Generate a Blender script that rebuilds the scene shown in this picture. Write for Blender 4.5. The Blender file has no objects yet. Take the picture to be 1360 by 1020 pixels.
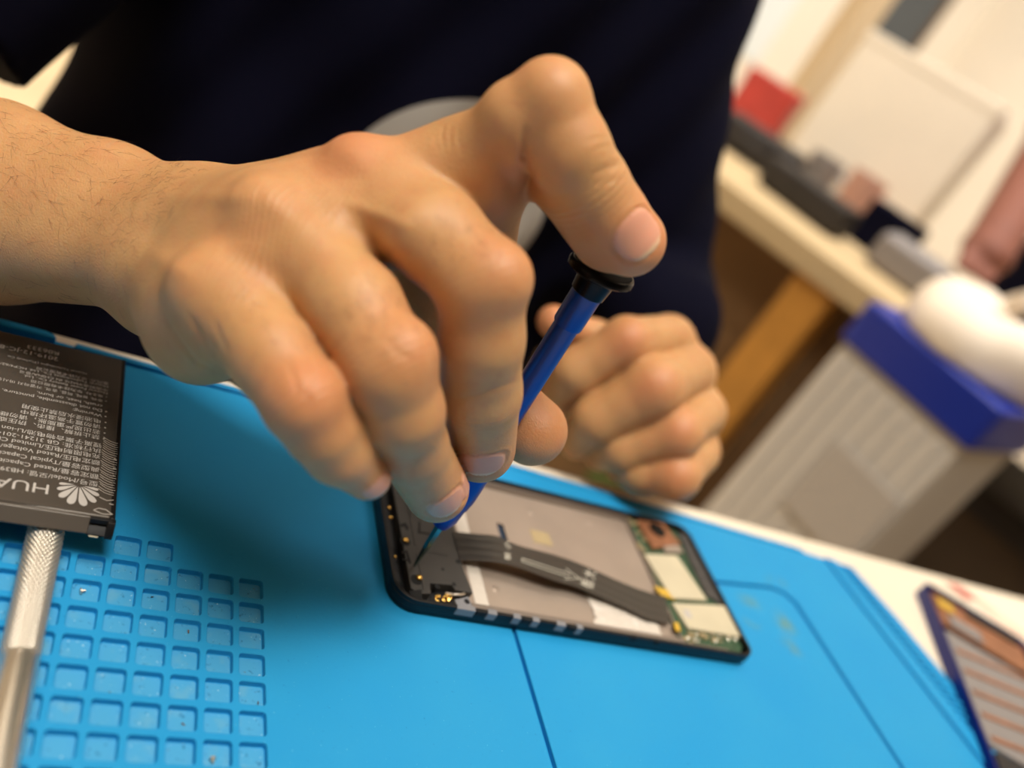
import bpy, bmesh, math, random
import numpy as np
from mathutils import Vector, Matrix
random.seed(7)
rng = np.random.default_rng(5)
sc = bpy.context.scene
COL = sc.collection
Z0 = 0.754                       # height of the mat's top above the floor (metres)

# ---------------------------------------------------------------- camera pose (millimetres on the mat's top)
R = np.array([[0.84414983, -0.24011431, 0.47932889],
              [0.25759573, -0.60245124, -0.75544487],
              [0.47016541, 0.76118173, -0.44670669]])
CAM = np.array([-72.07, -189.03, 200.36])
FPX = 1149.85

def P(u, v, d):
    """point seen at pixel u, v at the distance d (mm) along the lens axis"""
    q = R.T @ np.array([(u - 680) / FPX, (v - 510) / FPX, 1.0])
    return CAM + d * q
def PZ(u, v, z=0.0):
    q = R.T @ np.array([(u - 680) / FPX, (v - 510) / FPX, 1.0])
    return CAM + q * ((z - CAM[2]) / q[2])
def PY(u, v, y):
    q = R.T @ np.array([(u - 680) / FPX, (v - 510) / FPX, 1.0])
    return CAM + q * ((y - CAM[1]) / q[1])
def W(p):
    return (p[0] / 1000.0, p[1] / 1000.0, p[2] / 1000.0 + Z0)

# ---------------------------------------------------------------- scene helpers
def tag(o, label=None, cat=None, group=None, kind=None):
    if label: o['label'] = label
    if cat: o['category'] = cat
    if group: o['group'] = group
    if kind: o['kind'] = kind
    return o
def thing(name, label, cat, base=(0, 0, 0), rotz=0.0, group=None):
    o = bpy.data.objects.new(name, None)
    o.empty_display_size = 0.01
    COL.objects.link(o)
    o.location = W(base); o.rotation_euler = (0, 0, rotz)
    return tag(o, label, cat, group)
def link(name, me, mat, parent=None, smooth=False, base=None):
    o = bpy.data.objects.new(name, me)
    COL.objects.link(o)
    for m in (mat if isinstance(mat, (list, tuple)) else [mat]):
        me.materials.append(m)
    if parent is not None: o.parent = parent
    elif base is not None: o.location = W(base)
    if smooth:
        me.polygons.foreach_set('use_smooth', [True] * len(me.polygons))
    return o
def from_pydata(name, vs, fs):
    me = bpy.data.meshes.new(name)
    me.from_pydata([(float(v[0]) / 1000, float(v[1]) / 1000, float(v[2]) / 1000) for v in vs], [], fs)
    me.update()
    return me
class MB:
    """collects shapes (mm, in the frame of the thing) that become ONE mesh object"""
    def __init__(self): self.v = []; self.f = []; self.m = []
    def add(self, vs, fs, mi=0):
        b = len(self.v); self.v += [tuple(map(float, v)) for v in vs]
        self.f += [tuple(b + i for i in f) for f in fs]; self.m += [mi] * len(fs)
        return self
    def box(self, lo, hi, mi=0, rz=0.0, c=None):
        x0, y0, z0 = lo; x1, y1, z1 = hi
        vs = [(x0,y0,z0),(x1,y0,z0),(x1,y1,z0),(x0,y1,z0),(x0,y0,z1),(x1,y0,z1),(x1,y1,z1),(x0,y1,z1)]
        if rz:
            cx, cy = c if c else ((x0+x1)/2, (y0+y1)/2); ca, sa = math.cos(rz), math.sin(rz)
            vs = [(cx+(x-cx)*ca-(y-cy)*sa, cy+(x-cx)*sa+(y-cy)*ca, z) for x, y, z in vs]
        return self.add(vs, [(0,3,2,1),(4,5,6,7),(0,1,5,4),(1,2,6,5),(2,3,7,6),(3,0,4,7)], mi)
    def prism(self, pts, z0, z1, mi=0):
        n = len(pts)
        a = sum(pts[i][0]*pts[(i+1)%n][1]-pts[(i+1)%n][0]*pts[i][1] for i in range(n))
        if a < 0: pts = pts[::-1]
        vs = [(x, y, z0) for x, y in pts] + [(x, y, z1) for x, y in pts]
        fs = [tuple(range(n-1, -1, -1)), tuple(range(n, 2*n))]
        fs += [(i, (i+1) % n, n+(i+1) % n, n+i) for i in range(n)]
        return self.add(vs, fs, mi)
    def lathe(self, prof, o, ax, n=40, mi=0):
        """profile [(t, r)] turned about the axis ax from the point o"""
        ax = np.array(ax, float); ax /= np.linalg.norm(ax); o = np.array(o, float)
        e1 = np.cross(ax, [0, 0, 1.0]);
        if np.linalg.norm(e1) < 1e-3: e1 = np.cross(ax, [0, 1.0, 0])
        e1 /= np.linalg.norm(e1); e2 = np.cross(ax, e1)
        vs, fs = [], []
        for t, r in prof:
            for k in range(n):
                a = 2*math.pi*k/n
                vs.append(o + ax*t + r*(math.cos(a)*e1 + math.sin(a)*e2))
        for i in range(len(prof)-1):
            for k in range(n):
                fs.append((i*n+k, i*n+(k+1) % n, (i+1)*n+(k+1) % n, (i+1)*n+k))
        fs.append(tuple(range(n-1, -1, -1))); fs.append(tuple((len(prof)-1)*n+k for k in range(n)))
        return self.add(vs, fs, mi)
    def tube(self, pts, r, n=10, mi=0):
        pts = [np.array(p, float) for p in pts]; vs, fs = [], []
        up = np.array([0.13, 0.21, 0.97])
        for i, p in enumerate(pts):
            t = pts[min(i+1, len(pts)-1)] - pts[max(i-1, 0)]; t /= np.linalg.norm(t)+1e-9
            a = np.cross(t, up); a /= np.linalg.norm(a)+1e-9; b = np.cross(t, a)
            rr = r[i] if isinstance(r, (list, tuple)) else r
            for k in range(n):
                g = 2*math.pi*k/n; vs.append(p + rr*(math.cos(g)*a + math.sin(g)*b))
        for i in range(len(pts)-1):
            for k in range(n):
                fs.append((i*n+k, (i+1)*n+k, (i+1)*n+(k+1) % n, i*n+(k+1) % n))
        fs.append(tuple(range(n))); fs.append(tuple((len(pts)-1)*n+k for k in range(n-1, -1, -1)))
        return self.add(vs, fs, mi)
    def build(self, name, mat, parent=None, smooth=False, bevel=0.0, base=None, seg=2, ang=35):
        vs = self.v
        if base is not None: vs = [(x-base[0], y-base[1], z-base[2]) for x, y, z in vs]
        me = from_pydata(name, vs, self.f)
        o = link(name, me, mat, parent, False, base)
        me.polygons.foreach_set('material_index', self.m)
        if parent is None and base is None: o.location = (0, 0, Z0)
        if smooth:
            me.polygons.foreach_set('use_smooth', [True]*len(me.polygons))
            bm = bmesh.new(); bm.from_mesh(me)
            bmesh.ops.recalc_face_normals(bm, faces=bm.faces)
            for e in bm.edges:
                if len(e.link_faces) == 2 and e.calc_face_angle(0) > math.radians(ang): e.smooth = False
            bm.to_mesh(me); bm.free()
        if bevel:
            md = o.modifiers.new('Bevel', 'BEVEL'); md.width = bevel/1000; md.segments = seg
            md.limit_method = 'ANGLE'; md.angle_limit = math.radians(40)
            md.harden_normals = True
            me.polygons.foreach_set('use_smooth', [True]*len(me.polygons))
        return o
def rrect(x0, y0, x1, y1, r, n=6):
    pts = []
    rs = r if isinstance(r, (list, tuple)) else [r]*4
    for (cx, cy, a0, q) in ((x1, y1, 0, rs[0]), (x0, y1, 90, rs[1]), (x0, y0, 180, rs[2]), (x1, y0, 270, rs[3])):
        sx = -1 if cx == x1 else 1; sy = -1 if cy == y1 else 1
        for k in range(n+1):
            a = math.radians(a0 + 90*k/n)
            pts.append((cx+sx*q+q*math.cos(a), cy+sy*q+q*math.sin(a)))
    return pts

# ---------------------------------------------------------------- materials
def s2l(c):
    return tuple(((x/255)/12.92 if x/255 <= .04045 else ((x/255+.055)/1.055)**2.4) for x in c) + (1.0,)
def mat(name, col, rough=.5, metal=0.0, spec=.5, bump=0.0, bscale=300.0, var=0.0, vscale=40.0, coat=0.0, sss=0.0, emit=0.0, vcol=None):
    m = bpy.data.materials.new(name); m.use_nodes = True
    nt = m.node_tree; b = nt.nodes['Principled BSDF']
    c = s2l(col)
    b.inputs['Base Color'].default_value = c
    b.inputs['Roughness'].default_value = rough; b.inputs['Metallic'].default_value = metal
    b.inputs['Specular IOR Level'].default_value = spec; b.inputs['Coat Weight'].default_value = coat
    if sss:
        b.inputs['Subsurface Weight'].default_value = sss; b.inputs['Subsurface Scale'].default_value = .004
    if emit:
        b.inputs['Emission Color'].default_value = c; b.inputs['Emission Strength'].default_value = emit
    tc = nt.nodes.new('ShaderNodeTexCoord')
    if bump:
        n = nt.nodes.new('ShaderNodeTexNoise'); n.inputs['Scale'].default_value = bscale; n.inputs['Detail'].default_value = 4
        nt.links.new(tc.outputs['Object'], n.inputs['Vector'])
        bp = nt.nodes.new('ShaderNodeBump'); bp.inputs['Strength'].default_value = bump; bp.inputs['Distance'].default_value = .0006
        nt.links.new(n.outputs['Fac'], bp.inputs['Height']); nt.links.new(bp.outputs['Normal'], b.inputs['Normal'])
    if var or vcol:
        n = nt.nodes.new('ShaderNodeTexNoise'); n.inputs['Scale'].default_value = vscale; n.inputs['Detail'].default_value = 5
        nt.links.new(tc.outputs['Object'], n.inputs['Vector'])
        rp = nt.nodes.new('ShaderNodeValToRGB')
        rp.color_ramp.elements[0].position = .38; rp.color_ramp.elements[1].position = .64
        c2 = s2l(vcol) if vcol else tuple(x*(1-var) for x in c[:3])+(1,)
        rp.color_ramp.elements[0].color = c2; rp.color_ramp.elements[1].color = c
        nt.links.new(n.outputs['Fac'], rp.inputs['Fac']); nt.links.new(rp.outputs['Color'], b.inputs['Base Color'])
    return m
M = {}
M['black'] = mat('black_plastic', (22, 22, 24), .42, bump=.15, bscale=900)
M['gloss_black'] = mat('gloss_black', (9, 10, 13), .3, spec=.35)
M['rail'] = mat('black_rail_plastic', (12, 13, 17), .38, spec=.35)
M['module'] = mat('speaker_plastic', (58, 55, 52), .5, bump=.15, bscale=1200, var=.12, vscale=120)
M['dark'] = mat('dark_hole', (6, 6, 7), .8)
M['tray'] = mat('anodised_tray', (176, 160, 146), .5, metal=.6, var=.10, vscale=35, bump=.06, bscale=900)
M['tray_rim'] = mat('tray_rim', (150, 140, 132), .38, metal=.8)
M['tan'] = mat('tan_adhesive', (170, 150, 112), .7)
M['film'] = mat('clear_adhesive_residue', (214, 204, 192), .3, bump=.9, bscale=260, coat=.3)
M['gold'] = mat('gold_contact', (235, 190, 105), .25, metal=1.0)
M['steel'] = mat('steel', (232, 224, 210), .33, metal=.92)
M['dull_steel'] = mat('shield_can_tin', (214, 204, 176), .5, metal=.35, var=.08, vscale=60)
M['pcb'] = mat('circuit_board_green', (52, 84, 56), .5, var=.4, vscale=500)
M['pcb_dark'] = mat('graphite_sheet', (70, 66, 64), .55, var=.3, vscale=200)
M['copper'] = mat('copper_flex', (176, 118, 84), .4, metal=.5, var=.3, vscale=150)
M['flex'] = mat('flex_cable_film', (66, 62, 58), .3, coat=.15, metal=.25)
M['ink'] = mat('white_ink', (214, 208, 192), .55)
M['ink_grey'] = mat('grey_ink', (188, 182, 176), .6)
M['clip'] = mat('grey_clip_plastic', (128, 128, 132), .5)
M['block'] = mat('dark_brown_shade', (74, 58, 40), .8, var=.2, vscale=10)
M['slot'] = mat('dark_blue_slot', (8, 40, 66), .7)
M['yellow'] = mat('yellow_tape', (205, 165, 52), .5)
M['screw_blue'] = mat('anodised_blue', (8, 66, 158), .34, metal=.35, coat=.1)
M['cap'] = mat('black_chrome', (34, 35, 39), .28, metal=1.0)
M['cap_top'] = mat('black_rubber', (10, 9, 10), .75, spec=.2)
M['bit'] = mat('steel_bit', (120, 150, 150), .26, metal=1.0)
M['battery'] = mat('battery_foil', (86, 78, 70), .36, metal=.25, bump=.12, bscale=60, coat=.1)
M['battery_black'] = mat('battery_black_edge', (18, 16, 16), .5, spec=.3)
M['clear'] = mat('clear_film_crease', (176, 168, 160), .25, bump=.3, bscale=200)
M['table'] = mat('cream_laminate', (236, 222, 200), .45, var=.05, vscale=12)
M['mat_floor'] = None
M['navy'] = mat('navy_cotton', (12, 12, 30), .95, spec=.08, bump=.35, bscale=700, var=.25, vscale=6)
M['print'] = mat('grey_shirt_print', (178, 172, 164), .85, spec=.2, bump=.2, bscale=500)
M['blue_frame'] = mat('blue_metal_frame', (18, 28, 110), .3, metal=.5)
M['wall'] = mat('cream_wall_paint', (240, 230, 212), .9, bump=.1, bscale=120, var=.04, vscale=3)
M['ceiling'] = mat('ceiling_paint', (226, 220, 210), .9)
M['wall_dim'] = mat('low_bounce_wall', (120, 112, 104), .9)
M['floor'] = mat('cream_floor_tile', (214, 192, 158), .5, var=.12, vscale=5)
M['bench'] = mat('beige_bench_laminate', (196, 172, 132), .7, var=.08, vscale=9)
M['orange_wood'] = mat('varnished_pine', (196, 138, 58), .5, var=.15, vscale=15)
M['bin'] = mat('grey_bin_plastic', (214, 208, 200), .55, var=.06, vscale=10)
M['bin_dark'] = mat('bin_darker_grey', (186, 178, 170), .6)
M['blue_plastic'] = mat('royal_blue_plastic', (16, 44, 150), .4)
M['white_bag'] = mat('white_bag', (240, 226, 208), .6, bump=.4, bscale=30)
M['white_box'] = mat('white_card', (238, 226, 206), .8, var=.04, vscale=8)
M['brown'] = mat('brown_card', (112, 84, 52), .85, var=.15, vscale=12)
M['red'] = mat('red_card', (186, 62, 52), .6, var=.2, vscale=20)
M['clutter'] = mat('black_clutter', (38, 34, 34), .6, var=.3, vscale=20)
M['greyblob'] = mat('grey_plastic', (132, 126, 124), .5)
M['pinkish'] = mat('pink_cloth', (196, 150, 132), .9)
M['green'] = mat('green_card', (78, 90, 40), .8)
M['board'] = mat('slate_board', (82, 86, 88), .8)
M['tanwood'] = mat('tan_wood', (198, 174, 138), .7)
M['pale'] = mat('bright_spot_pale', (226, 232, 230), .8)
M['hair'] = mat('dark_hair', (40, 26, 18), .6)
M['red_paper'] = mat('red_printed_paper', (222, 150, 132), .8, vcol=(236, 214, 190), vscale=18)
M['skin2'] = mat('background_skin', (124, 74, 58), .7)

def mat_blue():
    m = mat('blue_silicone', (38, 150, 212), .55, spec=.2)
    nt = m.node_tree; b = nt.nodes['Principled BSDF']
    tc = nt.nodes.new('ShaderNodeTexCoord')
    def noise(scale, detail=4):
        n = nt.nodes.new('ShaderNodeTexNoise'); n.inputs['Scale'].default_value = scale; n.inputs['Detail'].default_value = detail
        nt.links.new(tc.outputs['Object'], n.inputs['Vector']); return n
    def ramp(src, p0, p1):
        r = nt.nodes.new('ShaderNodeMapRange'); r.inputs['From Min'].default_value = p0; r.inputs['From Max'].default_value = p1
        nt.links.new(src, r.inputs['Value']); return r.outputs['Result']
    def mix(fac, a, bcol):
        x = nt.nodes.new('ShaderNodeMix'); x.data_type = 'RGBA'
        nt.links.new(fac, x.inputs['Factor'])
        if isinstance(a, tuple): x.inputs['A'].default_value = a
        else: nt.links.new(a, x.inputs['A'])
        x.inputs['B'].default_value = bcol; return x.outputs['Result']
    base = s2l((30, 144, 204))
    c = mix(ramp(noise(22).outputs['Fac'], .3, .8), base, s2l((40, 150, 204)))
    c = mix(ramp(noise(900, 2).outputs['Fac'], .70, .80), c, s2l((24, 126, 186)))
    c = mix(ramp(noise(1500, 1).outputs['Fac'], .76, .80), c, s2l((110, 190, 226)))
    # scorch-like olive stains right of the phone
    st = ramp(noise(70, 2).outputs['Fac'], .45, .7)
    total = None
    for (x, y, rx, ry) in ((230, 26, 9, 5), (248, 18, 6, 8), (243, 2, 5, 7), (226, 15, 6, 5), (263, 44, 8, 4)):
        mp = nt.nodes.new('ShaderNodeMapping'); mp.vector_type = 'POINT'
        mp.inputs['Location'].default_value = (-x/rx, -y/ry, 0); mp.inputs['Scale'].default_value = (1000/rx, 1000/ry, 0)
        nt.links.new(tc.outputs['Object'], mp.inputs['Vector'])
        ln = nt.nodes.new('ShaderNodeVectorMath'); ln.operation = 'LENGTH'; nt.links.new(mp.outputs['Vector'], ln.inputs[0])
        k = nt.nodes.new('ShaderNodeMapRange'); k.inputs['From Min'].default_value = 1.3; k.inputs['From Max'].default_value = .1
        nt.links.new(ln.outputs['Value'], k.inputs['Value'])
        if total is None: total = k.outputs['Result']
        else:
            a = nt.nodes.new('ShaderNodeMath'); a.operation = 'MAXIMUM'
            nt.links.new(total, a.inputs[0]); nt.links.new(k.outputs['Result'], a.inputs[1]); total = a.outputs[0]
    mu = nt.nodes.new('ShaderNodeMath'); mu.operation = 'MULTIPLY'; nt.links.new(total, mu.inputs[0]); nt.links.new(st, mu.inputs[1])
    c = mix(mu.outputs[0], c, s2l((104, 138, 110)))
    nt.links.new(c, b.inputs['Base Color'])
    bp = nt.nodes.new('ShaderNodeBump'); bp.inputs['Strength'].default_value = .12; bp.inputs['Distance'].default_value = .0004
    nt.links.new(noise(700).outputs['Fac'], bp.inputs['Height']); nt.links.new(bp.outputs['Normal'], b.inputs['Normal'])
    return m
M['mat'] = mat_blue()
def mat_cell():
    m = mat('blue_silicone_dusty', (60, 148, 196), .6, spec=.3)
    nt = m.node_tree; b = nt.nodes['Principled BSDF']; tc = nt.nodes.new('ShaderNodeTexCoord')
    prev = s2l((66, 156, 204))
    for scale, p0, p1, col in ((160, .52, .8, (96, 162, 194)), (700, .64, .74, (40, 118, 164)), (1100, .70, .74, (170, 208, 224)), (380, .74, .79, (90, 104, 112))):
        n = nt.nodes.new('ShaderNodeTexNoise'); n.inputs['Scale'].default_value = scale; n.inputs['Detail'].default_value = 2
        nt.links.new(tc.outputs['Object'], n.inputs['Vector'])
        r = nt.nodes.new('ShaderNodeMapRange'); r.inputs['From Min'].default_value = p0; r.inputs['From Max'].default_value = p1
        nt.links.new(n.outputs['Fac'], r.inputs['Value'])
        x = nt.nodes.new('ShaderNodeMix'); x.data_type = 'RGBA'; nt.links.new(r.outputs['Result'], x.inputs['Factor'])
        if isinstance(prev, tuple): x.inputs['A'].default_value = prev
        else: nt.links.new(prev, x.inputs['A'])
        x.inputs['B'].default_value = s2l(col); prev = x.outputs['Result']
    nt.links.new(prev, b.inputs['Base Color'])
    return m
M['mat_floor'] = mat_cell()

def mat_skin():
    m = bpy.data.materials.new('skin'); m.use_nodes = True
    nt = m.node_tree; b = nt.nodes['Principled BSDF']
    N = nt.nodes.new; L = nt.links.new
    tc = N('ShaderNodeTexCoord')
    def attr(n):
        a = N('ShaderNodeAttribute'); a.attribute_name = n; return a.outputs['Fac']
    def noise(scale, detail=4, rough=.55):
        n = N('ShaderNodeTexNoise'); n.inputs['Scale'].default_value = scale; n.inputs['Detail'].default_value = detail
        n.inputs['Roughness'].default_value = rough
        L(tc.outputs['Object'], n.inputs['Vector']); return n.outputs['Fac']
    def mr(src, a, c, d=0, e=1):
        r = N('ShaderNodeMapRange'); L(src, r.inputs['Value'])
        for k, v in (('From Min', a), ('From Max', c), ('To Min', d), ('To Max', e)): r.inputs[k].default_value = v
        return r.outputs['Result']
    def mth(op, a, c):
        x = N('ShaderNodeMath'); x.operation = op
        for i, s in enumerate((a, c)):
            if isinstance(s, (int, float)): x.inputs[i].default_value = s
            else: L(s, x.inputs[i])
        return x.outputs[0]
    def mix(fac, a, c):
        x = N('ShaderNodeMix'); x.data_type = 'RGBA'
        L(fac, x.inputs['Factor'])
        for k, s in (('A', a), ('B', c)):
            if isinstance(s, tuple): x.inputs[k].default_value = s
            else: L(s, x.inputs[k])
        return x.outputs['Result']
    c = mix(mr(noise(45, 5), .3, .7), s2l((203, 155, 105)), s2l((190, 140, 92)))
    c = mix(mr(noise(95, 4), .48, .75, 0, .28), c, s2l((198, 126, 90)))
    c = mix(mr(noise(260, 3), .55, .75, 0, .35), c, s2l((182, 124, 84)))
    c = mix(attr('red'), c, s2l((204, 124, 86)))
    c = mix(attr('nail'), c, s2l((216, 156, 130)))
    c = mix(attr('nailtip'), c, s2l((232, 206, 168)))
    L(c, b.inputs['Base Color'])
    b.inputs['Subsurface Weight'].default_value = .42
    b.inputs['Subsurface Radius'].default_value = (1.0, .34, .18)
    b.inputs['Subsurface Scale'].default_value = .0042
    b.inputs['Specular IOR Level'].default_value = .42
    L(mr(attr('nail'), 0, 1, .5, .36), b.inputs['Roughness'])
    # wrinkles across joints (axial attribute), fine skin cells, pores
    wr, wm = attr('wr'), attr('wm')
    ph = mth('ADD', mth('MULTIPLY', wr, 3.3), mth('MULTIPLY', noise(110, 3), 9.0))
    wv = mth('MULTIPLY', mth('SINE', ph, 0.0), wm)
    vo = N('ShaderNodeTexVoronoi'); vo.inputs['Scale'].default_value = 950; vo.feature = 'DISTANCE_TO_EDGE'
    mp = N('ShaderNodeMapping'); mp.inputs['Rotation'].default_value = (.3, .5, .9); mp.inputs['Scale'].default_value = (1, .55, 1)
    L(tc.outputs['Object'], mp.inputs['Vector']); L(mp.outputs['Vector'], vo.inputs['Vector'])
    cell = mr(vo.outputs['Distance'], 0, .35)
    fine = mth('ADD', mth('MULTIPLY', cell, .15), mth('MULTIPLY', noise(1600, 2), .15))
    # fine parallel lines of stretched skin on the back of the hand
    dl = attr('dl'); dm = attr('dm')
    lp = mth('ADD', mth('MULTIPLY', dl, 4.6), mth('MULTIPLY', noise(90, 3), 10.0))
    lines = mth('MULTIPLY', mth('SINE', lp, 0.0), mth('MULTIPLY', dm, mr(noise(60, 2), .35, .65, .1, 1)))
    h = mth('ADD', mth('ADD', mth('MULTIPLY', wv, .95), mth('MULTIPLY', lines, .2)), mth('ADD', fine, mth('MULTIPLY', noise(170, 4), .3)))
    h = mth('MULTIPLY', h, mr(attr('nail'), 0, 1, 1, .04))
    bp = N('ShaderNodeBump'); bp.inputs['Strength'].default_value = .55; bp.inputs['Distance'].default_value = .0006
    L(h, bp.inputs['Height']); L(bp.outputs['Normal'], b.inputs['Normal'])
    return m
M['skin'] = mat_skin()

# ---------------------------------------------------------------- smooth solids: distance fields -> surface
def cone(a, ra, b, rb):
    a = np.asarray(a, float); b = np.asarray(b, float)
    def f(p):
        ab = b - a; h = np.clip(((p - a) @ ab) / max(ab @ ab, 1e-9), 0, 1)
        return np.linalg.norm(p - a - h[:, None]*ab, axis=1) - (ra + (rb-ra)*h)
    return f
def ball(c, r, s=(1, 1, 1)):
    c = np.asarray(c, float); s = np.asarray(s, float)
    def f(p):
        q = (p - c)/s; return (np.linalg.norm(q, axis=1) - r)*s.min()
    return f
def smin(a, b, k):
    h = np.clip(.5 + .5*(b-a)/k, 0, 1); return b + (a-b)*h - k*h*(1-h)
def smax(a, b, k): return -smin(-a, -b, k)
def union(fs, k):
    def f(p):
        d = fs[0](p)
        for g in fs[1:]: d = smin(d, g(p), k)
        return d
    return f
def chain(pts, k=3.0):
    return union([cone(pts[i][0], pts[i][1], pts[i+1][0], pts[i+1][1]) for i in range(len(pts)-1)], k)

def surface(fn, lo, hi, h, q=4, band=None):
    """naive surface nets over the box lo..hi at the step h; evaluated finely only near the surface"""
    lo = np.asarray(lo, float); n = np.ceil((np.asarray(hi)-lo)/(h*q)).astype(int)*q
    nc = n//q
    gc = np.stack(np.meshgrid(*[lo[i]+(np.arange(nc[i])+.5)*h*q - .5*h for i in range(3)], indexing='ij'), -1).reshape(-1, 3)
    Fc = fn(gc).reshape(nc)
    F = np.repeat(np.repeat(np.repeat(Fc, q, 0), q, 1), q, 2).astype(np.float32)
    near = np.abs(F) < h*q*1.6
    idx = np.argwhere(near)
    out = np.empty(len(idx), np.float32)
    for s in range(0, len(idx), 400000):
        out[s:s+400000] = fn(lo + idx[s:s+400000]*h)
    F[near] = out
    S = F < 0
    cs = np.zeros(tuple(n-1), np.int8)
    for dx in (0, 1):
        for dy in (0, 1):
            for dz in (0, 1): cs += S[dx:n[0]-1+dx, dy:n[1]-1+dy, dz:n[2]-1+dz]
    act = (cs > 0) & (cs < 8)
    ci = np.argwhere(act)
    vid = -np.ones(act.shape, np.int64); vid[act] = np.arange(len(ci))
    acc = np.zeros((len(ci), 3)); cnt = np.zeros(len(ci))
    cor = [np.array([x, y, z]) for x in (0, 1) for y in (0, 1) for z in (0, 1)]
    for a in cor:
        for ax in range(3):
            if a[ax]: continue
            c = a.copy(); c[ax] = 1
            fa = F[tuple((ci+a).T)]; fb = F[tuple((ci+c).T)]
            m = (fa < 0) != (fb < 0)
            t = np.where(m, fa/np.where(fa == fb, 1, fa-fb), 0)
            pos = a + (c-a)*t[:, None]
            acc[m] += pos[m]; cnt[m] += 1
    V = lo + (ci + acc/cnt[:, None])*h
    quads = []
    for ax in range(3):
        b, c = (ax+1) % 3, (ax+2) % 3
        sl = [slice(1, n[i]-1) for i in range(3)]; sl[ax] = slice(0, n[ax]-1)
        s2 = list(sl); s2[ax] = slice(1, n[ax])
        A = S[tuple(sl)]; B = S[tuple(s2)]
        e = np.argwhere(A != B); off = np.ones(3, int); off[ax] = 0
        e = e + off
        flip = S[tuple(e.T)]
        eb = np.zeros(3, int); eb[b] = 1; ec = np.zeros(3, int); ec[c] = 1
        v = [vid[tuple((e-eb-ec).T)], vid[tuple((e-ec).T)], vid[tuple(e.T)], vid[tuple((e-eb).T)]]
        qd = np.stack(v, 1); qd[~flip] = qd[~flip][:, ::-1]
        quads.append(qd)
    Q = np.concatenate(quads); Q = Q[(Q >= 0).all(1)]
    return V, Q
def subdivide(V, Q):
    E = np.sort(np.concatenate([Q[:, [0, 1]], Q[:, [1, 2]], Q[:, [2, 3]], Q[:, [3, 0]]]), 1)
    u, inv = np.unique(E[:, 0]*(len(V)+1)+E[:, 1], return_inverse=True)
    ue = np.stack([u//(len(V)+1), u % (len(V)+1)], 1)
    em = V[ue].mean(1); fc = V[Q].mean(1)
    nv = len(V); ne = len(em); nf = len(Q)
    e = [nv + inv[i*nf:(i+1)*nf] for i in range(4)]; c = nv+ne+np.arange(nf)
    Q2 = np.concatenate([np.stack([Q[:, i], e[i], c, e[i-1]], 1) for i in range(4)])
    return np.concatenate([V, em, fc]), Q2
def grad(fn, V, e=.25):
    g = np.stack([fn(V+np.eye(3)[i]*e) - fn(V-np.eye(3)[i]*e) for i in range(3)], 1)/(2*e)
    return g/np.maximum(np.linalg.norm(g, axis=1), 1e-6)[:, None]
def project(fn, V, it=2):
    for _ in range(it): V = V - grad(fn, V)*np.clip(fn(V), -1.5, 1.5)[:, None]*.9
    return V

def PR(u, v, d, r): return (P(u, v, d), r*d/FPX)

# ---------------------------------------------------------------- the screwdriver's axis (used by the hand that holds it)
TIP = PZ(550, 752, 6.2)
TOP = P(801, 356, 239)
AX = (TOP-TIP); LEN = np.linalg.norm(AX); AX = AX/LEN
_a = math.radians(6.5); FW = R[2]; CAX = AX*math.cos(_a) - np.cross(FW, AX)*math.sin(_a) + FW*(FW @ AX)*(1-math.cos(_a)); CC = TIP+AX*(LEN*.978+2.0)
def tool_sdf(p, pad=0.0):
    t = (p-TIP) @ AX; rad = np.linalg.norm(p-TIP-t[:, None]*AX, axis=1)
    s = t/LEN
    r = np.interp(s, [0, .17, .18, .25, .285, .38, .43, .84, .85, .93, .94, .962, .968, 1.0], [1, 2, 3.6, 4.6, 5.4, 5.4, 3.9, 3.9, 4.5, 4.5, 5.2, 5.2, 5.2, 5.2])
    d = np.maximum(rad-r-pad, np.maximum(-t, t-LEN))
    t2 = (p-CC) @ CAX; r2 = np.linalg.norm(p-CC-t2[:, None]*CAX, axis=1)
    return np.minimum(d, np.maximum(r2-9.8-pad, np.maximum(-t2-1.7, t2-1.25-pad)))

# ---------------------------------------------------------------- right hand and forearm
FING = dict(
 index=[PR(575,246,231,50), PR(635,211,223,52), PR(690,160,212,53), PR(731,132,208,51), PR(755,200,212,55), PR(784,248,218,51), PR(808,284,222,48), PR(837,320,226,47.5)],
 middle=[PR(495,254,226,54), PR(580,314,213,64), PR(640,374,208,62), PR(640,450,216,56), PR(638,520,230,54), PR(638,594,251,47)],
 ring=[PR(388,305,216,52), PR(470,408,206,64), PR(517,487,200,62), PR(535,545,207,54), PR(546,592,220,48), PR(580,651,241,43)],
 pinky=[PR(298,392,210,54), PR(362,472,201,58), PR(407,535,196,56), PR(430,570,200,50), PR(450,598,205,45), PR(487,631,214,33)],
 thumb=[PR(480,420,270,55), PR(585,470,274,48), PR(650,520,277,46), PR(707,572,276,47)])
PADS = dict(index=[cone(*PR(762,250,221,49), *PR(806,317,231,45))])
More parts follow.
